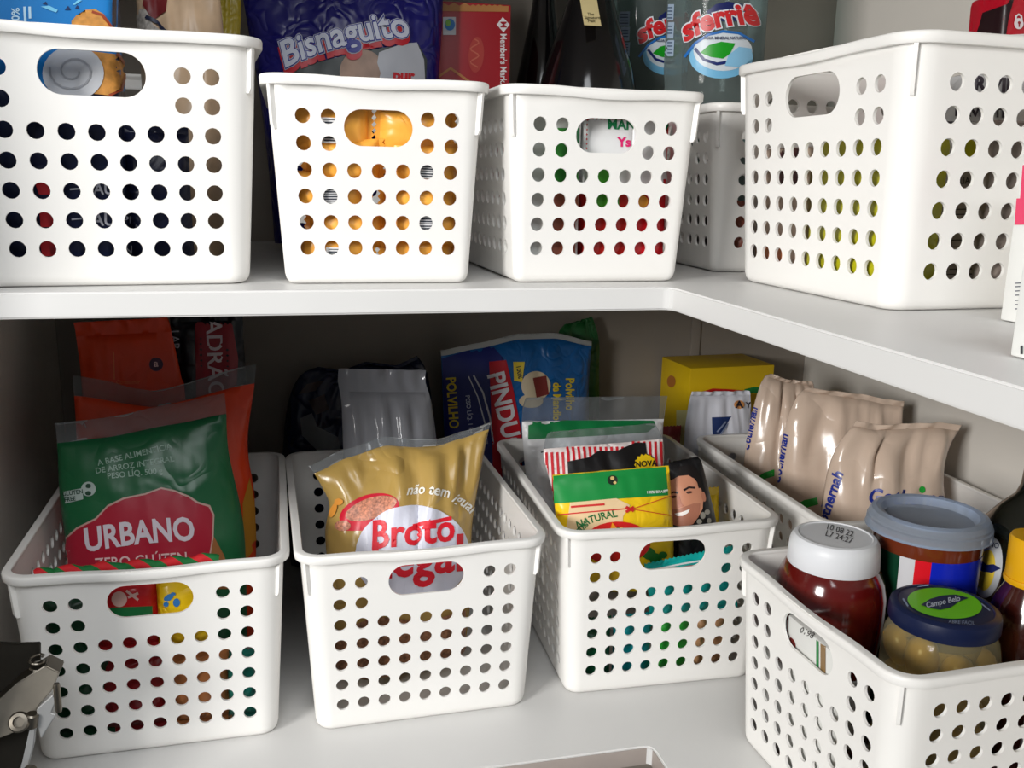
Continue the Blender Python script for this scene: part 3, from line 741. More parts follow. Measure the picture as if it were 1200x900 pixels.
# ================================================================== lower shelf, basket 4: beige bags along the right wall
BEIGE = mat('beige_film', (206, 184, 166), .2, .6, .05, 18, .7, 15, ridge=True)
navy = ink((26, 46, 140)); grn = ink((26, 160, 52))
M4 = frame(.268, .268, FL, -8, -3)
g, gb, gt = bag('oat_bag', 'beige translucent food bag farthest back of the three', 'food bag', M4,
    [(868, 590), (872, 540), (880, 490), (893, 446), (903, 438)], [(960, 590), (960, 540), (958, 500), (955, 460), (952, 447)], .052, BEIGE,
    top=[(925, 445)], vs=.965, seed=16, wr=.0034, pleat=.0026, foot=.95)
decal('green_arc', g, gt, poly([(886, 561), (895, 554), (907, 550), (907, 558), (897, 561), (890, 565)]), grn, .0006)
decal('logo_lettering', g, gt, T('Gothernah', 879, 502, 13, -78, .9, .2, .03), navy, .0006)
M4 = frame(.286, .205, FL, -10, -4)
g, gb, gt = bag('oat_bag', 'beige translucent food bag between two alike, green arc near its foot', 'food bag', M4,
    [(908, 620), (911, 570), (918, 510), (932, 468), (946, 454)], [(1040, 640), (1050, 580), (1056, 520), (1058, 480), (1060, 470)], .06, BEIGE,
    top=[(975, 458), (1010, 462), (1040, 468)], vs=.965, seed=17, wr=.004, pleat=.003, foot=.95)
decal('green_arc', g, gt, poly([(932, 592), (942, 586), (957, 583), (959, 591), (948, 594), (940, 597)]), grn, .0006)
decal('logo_lettering', g, gt, T('Gothernah', 915, 537, 14, -80, .95, .2, .03), navy, .0006)
M4 = frame(.292, .118, FL, -6, -5)
g, gb, gt = bag('oat_bag', 'beige translucent food bag nearest the blue-lidded tub', 'food bag', M4,
    [(966, 680), (962, 640), (966, 580), (978, 530), (1000, 498), (1004, 493)], [(1104, 680), (1107, 610), (1104, 560), (1112, 525), (1124, 503), (1127, 498)], .072, BEIGE,
    top=[(1030, 498), (1075, 496), (1100, 495)], vs=.968, seed=18, wr=.0048, pleat=.0034, foot=.95, bot=.8)
decal('logo_lettering', g, gt, T('Gothernah', 972, 588, 17, -72, 1, .2, .035), navy, .0006)
decal('logo_lettering', g, gt, T('Gothernah', 1068, 584, 24, 2, .95, .2, .03), navy, .0006)
decal('green_leaf', g, gt, ell(1080, 574, 4, 4), grn, .0011)

# ================================================================== lower shelf, basket 5
def thing(name, label, cat, x, y, z, rx=0, ry=0, rz=0, group=None): return empty(name, frame(x, y, z, rz, rx, ry), label, cat, group)
g = thing('ketchup_bottle', 'ketchup bottle with a wide white cap', 'bottle', .1265, -.035, FL)
prof = [(0, 0), (.030, .0), (.0315, .004), (.033, .02), (.034, .055), (.037, .085), (.0395, .108), (.0402, .126), (.0398, .142), (.0375, .153), (.0335, .162), (.029, .167)]
KZ = lambda pf: [(r_, z_*.968) for r_, z_ in pf]
kb = lathe('body', KZ(prof+[(0, .167)]), mat('ketchup', (92, 16, 12), .12, .6, .06, 15, 0, 40, 0, .6), g, 48)
cap = lathe('cap', KZ([(0, .1625), (.0325, .1625), (.0330, .1635), (.0322, .178), (.0312, .182), (.029, .185), (.0265, .1856), (.0258, .1848), (0, .1848)]), mat('cap_white', (232, 234, 238), .4, .45, .01, 10), g, 56)
decal('date_print', g, bvh(cap), [T('10 08 22', 984, 622, 9.5, 17, 1, 0, 0), T('L7 24:27', 983, 630, 9.5, 17, 1, 0, 0)], ink((60, 60, 66)), .0004)
lab_m = mat('ketchup_label', (226, 226, 224), .35, .5, .02, 20)
lathe('label', [(.0338, .022), (.0346, .05), (.0374, .080), (.0365, .081), (.0336, .05), (.0328, .021)], lab_m, g, 48)
g = thing('plastic_tub', 'plastic tub with a clear bluish lid and red, white and blue label', 'tub', .2050, -.036, FL)
tb = lathe('body', [(0, 0), (.032, 0), (.0335, .002), (.0395, .177), (.0395, .182), (0, .182)], mat('sauce_brown', (110, 46, 22), .15, .6, .1, 30), g, 64)
tt = bvh(tb)
def cyl_band(z0, z1, a0, a1, r0, r1, n=14):
    V = []; F = []
    for i in range(n+1):
        a = R(a0+(a1-a0)*i/n)
        V += [Vector((r0*math.cos(a), r0*math.sin(a), z0)), Vector((r1*math.cos(a), r1*math.sin(a), z1))]
    for i in range(n): F.append((2*i, 2*i+2, 2*i+3, 2*i+1))
    return V, F
def band(name, z0, z1, a0, a1, rgb, parent, rf, n=14, off=.0004):
    V, F = cyl_band(z0, z1, a0, a1, rf(z0)+off, rf(z1)+off, n)
    return mesh(name, V, F, ink(rgb, .25), parent, 40)
rf = lambda z: .0335+.006*(z-.002)/.175
for a0, a1, c_, nm in ((152, 206, (12, 60, 40), 'green_stripe'), (206, 222, (214, 214, 218), 'white_stripe'), (222, 238, (222, 26, 40), 'red_stripe'), (238, 360, (20, 40, 190), 'blue_panel')):
    band(nm, .02, .167, a0, a1, c_, g, rf)
LID = clear('tub_lid_plastic', (205, 218, 236), .33, .2)
lathe('lid', [(0, .1872), (.0310, .1872), (.0330, .1890), (.0345, .1925), (.0380, .1935), (.0412, .1920), (.0432, .1885), (.0432, .1865), (.0443, .1855), (.0445, .1800), (.0452, .1792), (.0435, .1785), (.0405, .1795)], LID, g, 72, None, 25)
g = thing('olive_jar', 'olive jar with a navy lid and bright green emblem', 'jar', .1595, -.116, FL)
GLASS = clear('jar_glass', (232, 226, 190), .12, .05)
lathe('glass', [(0, .0), (.033, .0), (.036, .004), (.0372, .012), (.0372, .128), (.0358, .137), (.0335, .1415), (.0325, .147)], GLASS, g, 56)
for k in range(3):
    for i in range(7):
        a = i/7*2*math.pi+k*.45; rr = .0245; s_ = random.uniform(.9, 1.1)
        prof = [(0, -.0150*s_), (.005, -.0143*s_), (.0092, -.010*s_), (.0112, -.002), (.0108, .005), (.0082, .0115*s_), (.004, .0146*s_), (0, .0152*s_)]
        om = Matrix.Translation((rr*math.cos(a), rr*math.sin(a), .124-k*.029+random.uniform(-.004, .004))) @ Matrix.Rotation(random.uniform(-.5, .5), 4, 'X') @ Matrix.Rotation(random.uniform(-.5, .5), 4, 'Y')
        lathe('olive', prof, mat('olive_skin', (190, 152, 18), .3, .5, .2, 50), g, 16, om, 60)
lathe('brine', [(0, .003), (.0255, .003), (.0255, .136), (0, .136)], mat('brine', (150, 122, 20), .3, .4), g, 24)
lidm = mat('lid_navy', (14, 26, 62), .38, .4, .05, 30)
lid = lathe('lid', [(.0325, .1462), (.0346, .1464), (.0350, .1475), (.0350, .154), (.0343, .1575), (.0320, .1592), (.0300, .1594), (.0293, .1586), (0, .1586)], lidm, g, 64)
tl = bvh(lid); c0 = at_z(1107, 707, FL+.1586)
gl = decal('green_emblem', g, tl, ell(1107, 707.5, 44, 17.5, 7, 40), ink((110, 200, 10)), .0004)
decal('emblem_swoosh', g, tl, poly([(1079, 710), (1090, 703), (1104, 699), (1120, 698), (1135, 702), (1124, 706), (1114, 713), (1102, 716), (1090, 714)]), ink((18, 36, 70)), .0008)
decal('emblem_lettering', g, tl, T('Campo Belo', 1105, 707, 9, -12, .9, .1, .02), ink((190, 200, 215)), .0011)
for s_ in (T('ABRE FÁCIL', 1127, 730, 6, 4, 1), stroke([(1058, 702), (1064, 711)], 2), stroke([(1075, 688), (1088, 686)], 1.5), stroke([(1150, 708), (1160, 716)], 1.5)): decal('lid_mark', g, tl, s_, ink((140, 155, 185)), .0004)
g = thing('sauce_bottle', 'brown sauce bottle with a ribbed yellow cap', 'bottle', .238, -.106, FL)
lathe('body', [(0, 0), (.026, 0), (.028, .003), (.028, .113), (.0265, .133), (.022, .150), (.0165, .161), (.0150, .168), (0, .168)], mat('sauce_glass', (62, 20, 12), .08, .6, .1, 20, 0, 40, 0, .8), g, 40)
lathe('cap', [(0, .167), (.0175, .167), (.0180, .1678), (.0180, .195), (.0172, .197), (0, .197)], mat('cap_yellow', (232, 172, 14), .35, .5, .02), g, 60, None, 30, 1, lambda a, z: 1+.012*math.cos(a*30) if .168 < z < .196 else 1)
lathe('collar', [(.0185, .1635), (.0190, .1655), (.0185, .1675), (.0160, .1675), (.0160, .1635)], mat('cap_yellow', (0, 0, 0)), g, 40)
g = thing('oil_bottle', 'dark glass bottle with a green neck and round bird label', 'bottle', .292, -.050, FL)
ob = lathe('body', [(0, 0), (.041, 0), (.0435, .003), (.0435, .15), (.042, .166), (.037, .181), (.027, .194), (.0185, .203), (.0155, .212), (.0145, .23), (.0135, .262), (0, .262)], mat('dark_glass', (16, 18, 12), .06, .6, .1, 20, 0, 40, 0, .6), g, 48)
lathe('neck_sleeve', [(.0142, .226), (.0149, .227), (.0142, .256), (.0138, .257)], mat('neck_green', (10, 86, 46), .3, .5), g, 40)
lathe('cap', [(0, .2625), (.0145, .2625), (.0145, .284), (.0138, .286), (0, .286)], mat('neck_green', (0, 0, 0)), g, 40)
to = bvh(ob)
decal('label_ground', g, to, ell(1152, 672, 22, 46, 8), ink((70, 52, 40)), .0004)
decal('label_disc', g, to, ell(1159, 665, 16, 36, 8), ink((196, 198, 200)), .0008)
decal('label_sun', g, to, ell(1157, 668, 10, 24, 8), ink((232, 200, 60)), .0012)
decal('label_bird', g, to, [poly([(1146, 650), (1158, 662), (1166, 661), (1174, 666), (1164, 671), (1152, 669), (1146, 664), (1154, 664)])], ink((26, 34, 90)), .0016)
decal('label_lettering', g, to, T('BUENO', 1160, 638, 9, 12, .8, 0, .02), ink((50, 60, 90)), .0012)
p = thing('milk_carton', 'white carton with a green edge seen through the near basket handle', 'box', .0945, -.087, FL, 4.2, 0, -90)
cb = box('carton', -.031, .028, -.0048, .0048, 0, .131, mat('carton_white', (226, 226, 222), .5, .4, .02), p, .0012)
ct = bvh(cb)
decal('green_edge', p, ct, [poly([(957, 750), (960, 752), (960, 790), (957, 786)])], ink((20, 130, 60)), .0004)
decal('brown_edge', p, ct, [poly([(962, 754), (968, 758), (968, 800), (962, 795)])], ink((140, 110, 70)), .0004)
decal('date_print', p, ct, [T('0198', 946, 742, 9, 28, 1, 0, .01)], ink((70, 66, 64)), .0004)
decal('red_mark', p, ct, [ell(926, 754, 6, 9, -30)], ink((120, 40, 36)), .0004)
for i, (x, y, c_, nm) in enumerate(((.27, -.155, (156, 140, 60), 'olive'), (.315, -.152, (150, 110, 90), 'brown'), (.222, -.158, (170, 168, 170), 'grey'))):
    packet('sauce_packet', nm+' packet behind the long side of the near basket', frame(x, y, FL, 0, -3), .044, .105, .02, foil('near_film_%d' % i, c_), 40+i)

# ================================================================== upper shelf, basket 1
M4 = frame(-.408, .068, FU, 4.8, -1)
g, gb, gt = pbox('toast_package', 'blue and navy toast package with a bread picture in the left basket', 'box', M4, .094, .06, .235, foil('toast_navy', (20, 28, 60), .35, .1), None, .006, 'pack')
decal('blue_panel', g, gt, poly([(-40, -20), (164, -20), (161, 52), (158, 108), (-40, 100)]), ink((4, 122, 196)), .0005, 12)
decal('toast_print', g, gt, [poly([(84, 25), (90, 18), (102, 19), (100, 12), (112, 11), (122, 17), (130, 34), (84, 34)]), poly([(106, 60), (138, 64), (147, 80), (140, 104), (128, 112), (110, 110)])], mat('toast_print', (206, 142, 64), .5, .4, .25, 220), .001)
decal('crust_print', g, gt, [stroke([(108, 14), (120, 18), (131, 33)], 3), stroke([(136, 63), (147, 80), (140, 106), (128, 112)], 3)], ink((150, 60, 24)), .0014)
decal('cream_print', g, gt, [ell(86, 86, 36, 32)], ink((198, 200, 204)), .0014)
decal('cream_swirl', g, gt, [stroke([(86+r*math.cos(R(a)), 84+.85*r*math.sin(R(a))) for a, r in ((k*24, 7+k*.9) for k in range(24))], 2.2)], ink((160, 162, 168)), .0018)
decal('lettering', g, gt, [T('0%', 19, 17, 13, -90, 1, 0, .02), stroke([(29, 8), (30, 26)], 3), stroke([(35, 8), (35.5, 22)], 3)], ink((190, 225, 245)), .001)
decal('flake_print', g, gt, [poly([(48, 8), (58, 7), (68, 12), (66, 15), (58, 12)]), poly([(85, 6), (92, 0), (96, 1), (88, 6)])], ink((120, 200, 235)), .001)
decal('dark_flakes', g, gt, [poly([(76, 12), (80, 7), (83, 12)]), poly([(88, 10), (91, 6), (93, 11)]), poly([(50, 5), (54, 2), (56, 6)])], ink((10, 40, 90)), .001)
decal('red_print', g, gt, [poly([(40, 212), (64, 213), (66, 228), (46, 228)]), poly([(46, 246), (68, 250), (66, 266), (48, 266)]), poly([(46, 282), (70, 284), (70, 300), (50, 300)])], ink((190, 34, 44)), .0006)
decal('lettering', g, gt, [T('AU', 122, 222, 18, 0, 1, 0, .02), T('AU', 122, 258, 20, 0, 1, 0, .02), T('PESO', 158, 258, 13), T('INTEG', 160, 293, 13), stroke([(82, 222), (94, 221)], 2), stroke([(84, 257), (96, 256)], 2)], ink((190, 192, 204)), .0006)
p, b, t = packet('rusk_packet', 'navy packet right of the toast package, low in the left basket', frame(-.342, .058, FU, 4.8, -1), .042, .100, .024, foil('rusk_navy', (24, 30, 60), .35), 50)
M4 = frame(-.325, .150, FU, 4, -2)
g, gb, gt = bag('bread_bag', 'clear bag of tan dry bread behind the toast package', 'food bag', M4,
    [(172, 200), (166, 100), (162, 40), (158, -30)], [(262, 200), (264, 100), (262, 40), (255, -30)], .07,
    mat('dry_bread', (196, 168, 138), .35, .5, .3, 26, .4, 22), vs=.95, seed=51, wr=.004)
decal('net_panel', g, gt, poly([(160, 8), (172, 12), (180, 30), (192, 38), (162, 37)]), mat('net_print', (178, 172, 166), .5, .4, .4, 300), .0006)
decal('red_panel', g, gt, poly([(170, -12), (197, -12), (195, 14), (180, 24), (168, 6)]), ink((108, 24, 30)), .001)
decal('navy_edge', g, gt, stroke([(172, 20), (186, 28), (195, 38)], 4), ink((34, 40, 66)), .0014)
M4 = frame(-.318, .245, FU, 2, 0)
g, gb, gt = bag('snack_bag', 'olive yellow bag edge beside the blue bread bag', 'food bag', M4,
    [(226, 200), (230, 100), (232, 20), (232, -40)], [(258, 200), (272, 100), (282, 30), (280, -40)], .022, foil('olive_yellow_film', (150, 132, 24), .4), vs=.96, seed=52)

# ================================================================== upper shelf, basket 2: orange wrapped snacks
ORANGE = foil('snack_orange_film', (246, 176, 70), .32, .15)
def snack_bar():
    """horizontal wrapped bar: pillow with zigzag ends and a barcode patch"""
    root, body, _ = packet('snack_bar', 'x', Matrix(), .030, .056, .020, ORANGE, 3, None, 'snack', .0018)
    V, F = [], []
    for x0, x1, z0, z1 in ((-.008, .008, .021, .035),):
        V += [(x0, -.0104, z0), (x1, -.0104, z0), (x1, -.0104, z1), (x0, -.0104, z1)]; F.append((0, 1, 2, 3))
    mesh('barcode_patch', V, F, ink((226, 226, 226)), root, 30, False)
    V, F = [], []
    for i in range(9):
        x = -.007+i*.0016; w = .0009 if i % 3 else .0005; k = len(V)
        V += [(x, -.0107, .0225), (x+w, -.0107, .0225), (x+w, -.0107, .0335), (x, -.0107, .0335)]; F.append((k, k+1, k+2, k+3))
    mesh('barcode', V, F, ink((50, 54, 66)), root, 30, False)
    return root
bar0 = snack_bar(); first = True
rng = random.Random(5)
cols_ = ['left', 'middle', 'right']
lev = ['bottom', 'second', 'third', 'fourth', 'top']
for k in range(5):
    for j in range(2):
        o = bar0 if first else copy_tree(bar0); first = False
        x = -.226+j*.056+rng.uniform(-.002, .002)+(.003 if k % 2 else -.003); z = FU+.0155+k*.0205
        o.matrix_world = Matrix.Translation((x, .0445+rng.uniform(-.001, .001)-k*.0012, z)) @ Matrix.Rotation(R(90+rng.uniform(-2, 2)), 4, 'Y') @ Matrix.Rotation(R(rng.uniform(-14, 14)+(180 if (j+k) % 2 else 0)), 4, 'Z') @ Matrix.Translation((0, 0, -.028))
        tag(o, 'orange wrapped snack bar, %s layer, %s of the pair at the basket holes' % (lev[k], ('left', 'right')[j]), 'snack', 'orange wrapped snack bars in the small basket')
# ------------------------------------------------------------------ behind basket 2
M4 = frame(-.205, .318, .001, -2, -1)
g, gb, gt = bag('bread_bag', 'dark blue bread bag with white Bisnaguito lettering', 'food bag', M4,
    [(322, 285), (315, 200), (304, 110), (292, 40), (282, -20), (278, -60)], [(505, 285), (510, 150), (516, 60), (519, 0), (520, -60)], .065,
    foil('bread_blue_film', (16, 14, 108), .3, .2), vs=.97, seed=53, foot=1, wr=.002)
decal('photo_panel', g, gt, poly([(330, 88), (360, 76), (410, 64), (450, 56), (490, 52), (500, 70), (498, 110), (335, 120)]), ink((52, 60, 62)), .0006)
decal('bun_print', g, gt, ell(424, 84, 26, 26, -12), mat('bun_print', (170, 140, 122), .4, .4, .2, 60), .001)
decal('cloth_print', g, gt, poly([(444, 62), (470, 52), (488, 50), (496, 70), (498, 110), (440, 110), (446, 86), (442, 74)]), ink((186, 190, 200)), .0014)
decal('red_lettering', g, gt, T('pur', 472, 89, 17, 3, 1, 0, .05), ink((196, 24, 40)), .0018)
def logo(bold, dy, rgb, off, nm): decal(nm, g, gt, T('Bisnaguito', 404, 50+dy, 42, -14, .87, 0, bold, 9), ink(rgb), off)
logo(.07, 7, (196, 28, 46), .0018, 'logo_shadow'); logo(.07, 0, (196, 200, 216), .0024, 'logo_outline'); logo(.048, 0, (34, 44, 150), .0030, 'logo_edge'); logo(.02, 0, (208, 214, 232), .0036, 'logo_lettering')
M4 = Matrix.Translation((-.072, .372, .001)) @ Matrix.Rotation(R(-3), 4, 'Z')
g, gb, gt = pbox('biscuit_box', 'crimson box with a tan top edge and white vertical lettering', 'box', M4, .074, .060, .238, mat('carton_crimson', (160, 20, 34), .4, .45, .03, 20))
decal('tan_band', g, gt, poly([(500, -40), (606, -40), (602, 14), (500, 13)]), ink((176, 120, 66)), .0005)
decal('emblem', g, gt, poly([(589, 20), (597, 29), (590, 38), (582, 29)]), ink((226, 222, 224)), .0005)
decal('emblem_mark', g, gt, T('M', 589.5, 29, 10, 90, 1, 0, .02), ink((160, 24, 40)), .0009)
decal('lettering', g, gt, T("Member's Mark.", 589.5, 69, 10.5, 90, .86, 0, .02), ink((226, 220, 222)), .0005)
decal('gold_oval', g, gt, [ell(558, 64, 9, 21, 4)], ink((176, 62, 56)), .0005)
decal('oval_marks', g, gt, [stroke([(556+5*math.sin(y*.9), 46+y*2.2) for y in range(16)], 1.5)], ink((196, 104, 84)), .0009)
decal('corner_stamp', g, gt, poly([(519, 20), (534, 20), (534, 41), (519, 41)]), ink((206, 212, 220)), .0005)
decal('stamp_mark', g, gt, [ell(527, 29, 6, 7)], ink((40, 120, 190)), .0009)
decal('stamp_leaf', g, gt, [ell(525, 27, 3, 4)], ink((120, 180, 70)), .0012)
decal('tan_ridge', g, gt, [stroke([(505, 96), (528, 80), (556, 100)], 3)], ink((190, 130, 80)), .0005)

# ================================================================== upper shelf, basket 3
for k, (x, w, h, c1, nm) in enumerate(((-.080, .046, .118, (226, 228, 224), 'white and green tall pack at the left of the third upper basket'), (-.036, .038, .112, (196, 40, 34), 'red and green pack in the middle of the third upper basket'), (-.006, .030, .116, (214, 30, 40), 'red and white pack at the right of the third upper basket'))):
    M4 = frame(x, .0590, FU, 1.2, -1)
    g, gb, gt = pbox('cracker_pack', nm, 'pack', M4, w, .045, h, foil('cracker_film_%d' % k, c1, .3, .15), None, .005, 'pack')
    if k == 0:
        decal('green_panel', g, gt, poly([(640, 195), (700, 195), (700, 222), (640, 222)]), ink((40, 130, 40)), .0005)
        decal('brown_panel', g, gt, poly([(640, 222), (700, 222), (700, 310), (640, 310)]), ink((150, 84, 64)), .0005)
        decal('lettering', g, gt, [stroke([(676, 140), (677, 168)], 3), stroke([(688, 139), (688, 152)], 4), stroke([(684, 141), (694, 140)], 4)], ink((20, 110, 60)), .0006)
        decal('green_panel', g, gt, poly([(640, 150), (672, 150), (672, 190), (640, 190)]), ink((60, 150, 60)), .0005)
    else:
        u0, u1 = (672, 745) if k == 1 else (738, 800)
        decal('white_panel', g, gt, poly([(u0, 130), (u1, 130), (u1, 222 if k == 1 else 214), (u0, 218)]), ink((228, 228, 228)), .0005)
        if k == 1: decal('green_panel', g, gt, poly([(690, 196), (725, 196), (725, 245), (690, 240)]), ink((70, 160, 40)), .0009)
        else: decal('orange_print', g, gt, ell(752, 236, 7, 7), ink((236, 170, 60)), .0009)
        decal('lettering', g, gt, [T('MAN', 728, 147, 15, 2, 1, 0, .03) if k == 1 else T('TA', 778, 149, 17, 2, 1, 0, .03)], ink((20, 120, 70)), .0009)
        if k == 1: decal('pink_lettering', g, gt, T('Ys', 731, 167, 15, 0, 1, 0, .04), ink((220, 30, 110)), .0009)
# ------------------------------------------------------------------ behind basket 3: dark bottles and water bottles
def dark_bottle(label, x, y, k, tagged):
    g = thing('wine_bottle', label, 'bottle', x, y, .001)
    lathe('body', [(0, .004), (.030*k, 0), (.050*k, .002), (.053*k, .010), (.0535*k, .12), (.0515*k, .150), (.045*k, .178), (.036*k, .205), (.028*k, .228), (.021*k, .252), (.0165*k, .28), (.0155*k, .33), (.0165*k, .335), (.0165*k, .35), (0, .35)], mat('black_glass', (10, 9, 11), .12, .5, .05, 20, 0, 40, 0, .3), g, 48)
    lathe('foil_cap', [(.0168*k, .29), (.0172*k, .291), (.0172*k, .36), (.015*k, .362), (0, .362)], mat('bottle_foil', (30, 44, 28), .4, .5), g, 32)
    return g
g = dark_bottle('black bell-shaped bottle with a cream paper tag', .042, .330, 1.0, True)
tb_ = bvh(g.children[0])
c = at_y(695, -6, .285); d_ = at_y(695, 32, .285)
w = .0085
V = []
for i in range(7):
    t = i/6; zz = c.z+(d_.z-c.z)*t; y = .330-.0260-.018*t-.004
    V += [Vector((c.x-w-.042, y-.33, zz)), Vector((c.x+w-.042, y-.33, zz)), Vector((c.x+w-.042, y-.33+.0008, zz)), Vector((c.x-w-.042, y-.33+.0008, zz))]
F = [(0, 1, 2, 3), (24, 25, 26, 27)]
for i in range(6):
    for q in range(4): F.append((i*4+q, i*4+(q+1) % 4, i*4+4+(q+1) % 4, i*4+4+q))
pt = mesh('paper_tag', V, F, mat('cream_paper', (206, 190, 140), .7, .3), g, 30)
decal('tag_lettering', g, bvh(pt), [T('The', 692, 17, 5), T('Signature', 694, 21, 5), T('Malt', 693, 25, 5)], ink((60, 56, 40)), .0004)
loop = [Vector((c.x-.042+.012*math.sin(a), -.0165*math.cos(a)-.004, c.z+.008*math.cos(a*.5)-.001)) for a in [i*math.pi*2/20 for i in range(21)]]
dark_bottle('black glass bottle half hidden behind the bell-shaped one', .018, .417, .6, False)
WATER = clear('water_plastic', (196, 210, 210), .10, .06, .12, 40)
def water_bottle(label, x, y, rz, pxs):
    g = thing('water_bottle', label, 'bottle', x, y, .001, 0, 0, rz, 'clear mineral water bottles')
    prof = [(0, .006), (.030, 0), (.044, .003), (.048, .012)]
    for i in range(7): z = .030+i*.021; prof += [(.049, z-.008), (.049, z+.004), (.0472, z+.008), (.0472, z+.010)]
    prof += [(.049, .182), (.049, .285), (.047, .30), (.038, .33), (.024, .352), (.0145, .364), (.0140, .385)]
    b_ = lathe('body', prof, WATER, g, 56)
    lathe('cap', [(.0155, .374), (.0155, .390), (0, .390)], mat('cap_blue', (20, 70, 160), .4), g, 32)
    return g, b_
def water_print(g, b_, u, v, k, full=True):
    t = bvh(b_)
    def S_(f): return [f]
    X = lambda x: u+x*k; Y = lambda y: v+y*k
    pp = lambda pts: poly([(X(a), Y(b)) for a, b in pts])
    decal('label_water', g, t, [Shape([(X(a), Y(b)) for a, b in ell(0, 22, 37, 25).V], [tuple(range(28))])], ink((120, 190, 230)), .0005)
    decal('label_white', g, t, [Shape([(X(a), Y(b)) for a, b in ell(2, 15, 34, 23).V], [tuple(range(28))])], ink((214, 224, 232)), .0009)
    decal('label_arch', g, t, [pp([(-16, -32), (-6, -40), (8, -43), (24, -40), (32, -30), (30, -20), (-14, -20)])], ink((24, 34, 96)), .0009)
    decal('label_border', g, t, [stroke([(X(a), Y(b)) for a, b in ((-42, 22), (-30, 6), (-15, -4), (2, -8), (20, -6), (38, 4))], 3*k)], ink((30, 110, 190)), .0013)
    decal('label_leaf', g, t, [pp([(-24, 17), (-14, 8), (0, 4), (16, 6), (10, 18), (2, 24), (-12, 22)])], ink((20, 160, 30)), .0013)
    decal('label_swoosh', g, t, [stroke([(X(a), Y(b)) for a, b in ((-30, 12), (-20, 25), (-5, 30), (6, 28))], 3.5*k)], ink((20, 40, 110)), .0013)
    decal('label_wave', g, t, [pp([(8, 20), (20, 10), (34, 12), (36, 24), (22, 34), (4, 32)])], ink((140, 200, 236)), .0016)
    decal('logo_outline', g, t, T('sferriê', X(-1), Y(-15), 34*k, -13, .98, 0, .085, 9*k), ink((222, 228, 236)), .0020)
    decal('logo_lettering', g, t, T('sferriê', X(-1), Y(-15), 34*k, -13, .98, 0, .04, 9*k), ink((206, 34, 40)), .0025)
    decal('small_lettering', g, t, T('ÁGUA MINERAL NATURAL', X(4), Y(0), 5*k, 0, .8, 0, .02), ink((40, 50, 90)), .0020)
    sl = [poly([(X(a), Y(b)) for a, b in ((-68, y0), (-54, y0), (-55, y0+19), (-69, y0+19))]) for y0 in (-40, -19, 2)]
    decal('info_panel', g, t, sl, ink((172, 192, 214)), .0009)
    decal('info_lines', g, t, [stroke([(X(-67), Y(y)), (X(-56), Y(y))], 1.3*k) for y in (-36, -32, -28, -24, -14, -10, -6, 5, 9, 13, 17)], ink((70, 90, 120)), .0013)
g, b_ = water_bottle('clear mineral water bottle with its sferriê label facing front', .163, .298, 0, None)
water_print(g, b_, 845, 45, 1.0)
g, b_ = water_bottle('clear mineral water bottle half hidden at the left of the other one', .128, .400, 0, None)
water_print(g, b_, 785, 48, .86)

# ================================================================== upper shelf, baskets 4 and 5
for i, (x, y, c_, nm, h) in enumerate(((.12, .112, (150, 82, 62), 'brown pack at the near left of the corner basket', .055), (.17, .112, (60, 36, 36), 'dark brown pack beside the brown one in the corner basket', .07), (.10, .165, (40, 30, 34), 'black pack at the left wall of the corner basket', .08))):
    packet('spice_packet', nm, frame(x, y, FU, -2 if i < 2 else -85, -3), .045, h, .02, foil('corner_film_%d' % i, c_), 60+i)
OLIVE = foil('olive_film', (186, 182, 26), .35, .15)
g, gb, gt = pbox('pasta_pack', 'olive green pack beside the handle side of the right upper basket', 'pack', frame(.0985, -.078, FU, -88, -1), .088, .035, .098, OLIVE, None, .006, 'pack')
g, gb, gt = pbox('pasta_pack', 'beige pack at the back left of the right upper basket', 'pack', frame(.0965, .004, FU, -88, -1), .064, .032, .094, foil('beige_pack', (196, 176, 160), .4), None, .006, 'pack')
decal('brown_panel', g, gt, poly([(908, 160), (938, 160), (938, 218), (908, 216)]), ink((84, 40, 44)), .0005)
decal('red_panel', g, gt, poly([(895, 285), (925, 288), (925, 312), (895, 306)]), ink((190, 110, 50)), .0005)
g, gb, gt = pbox('pasta_pack', 'grey printed pack near the front corner of the right upper basket', 'pack', frame(.166, -.112, FU, 2, -1), .05, .03, .108, foil('grey_pack', (150, 138, 130), .4), None, .006, 'pack')
decal('olive_panel', g, gt, poly([(1085, 160), (1150, 160), (1150, 190), (1085, 190)]), ink((168, 164, 22)), .0005)
decal('lettering', g, gt, [T('AUTH', 1098, 212, 11, 0, .9, 0, .02), T('ITALIA', 1125, 212, 11, 0, .8, 0, .02)]+[stroke([(1088, y), (1140, y-1)], 1.2) for y in (246, 252, 282, 290, 316, 322)], ink((50, 46, 44)), .0008)
decal('white_panel', g, gt, poly([(1085, 85), (1160, 85), (1160, 158), (1085, 158)]), ink((214, 214, 216)), .0005)
g, gb, gt = pbox('pasta_pack', 'olive pack with a tan stripe along the long side of the right upper basket', 'pack', frame(.222, -.110, FU, 2, -1), .055, .03, .106, OLIVE, None, .006, 'pack')
decal('tan_panel', g, gt, [poly([(1146, 160), (1200, 160), (1200, 188), (1146, 188)]), poly([(1136, 196), (1152, 196), (1148, 330), (1136, 330)])], ink((176, 150, 128)), .0005)
g, gb, gt = pbox('pasta_pack', 'white pack with dark lettering along the long side of the right upper basket', 'pack', frame(.235, -.068, FU, 2, -1), .15, .03, .140, foil('white_pack', (212, 212, 214), .4), None, .006, 'pack')
decal('lettering', g, gt, [T('RIVIL', 1165, 100, 22, 4, 1, 0, .05), T('BAVETTE', 1150, 132, 15, 2, 1, 0, .04), stroke([(1090, 143), (1200, 145)], 2.5)], ink((58, 50, 62)), .0006)
M4 = frame(.281, -.008, FU, -4, -3)
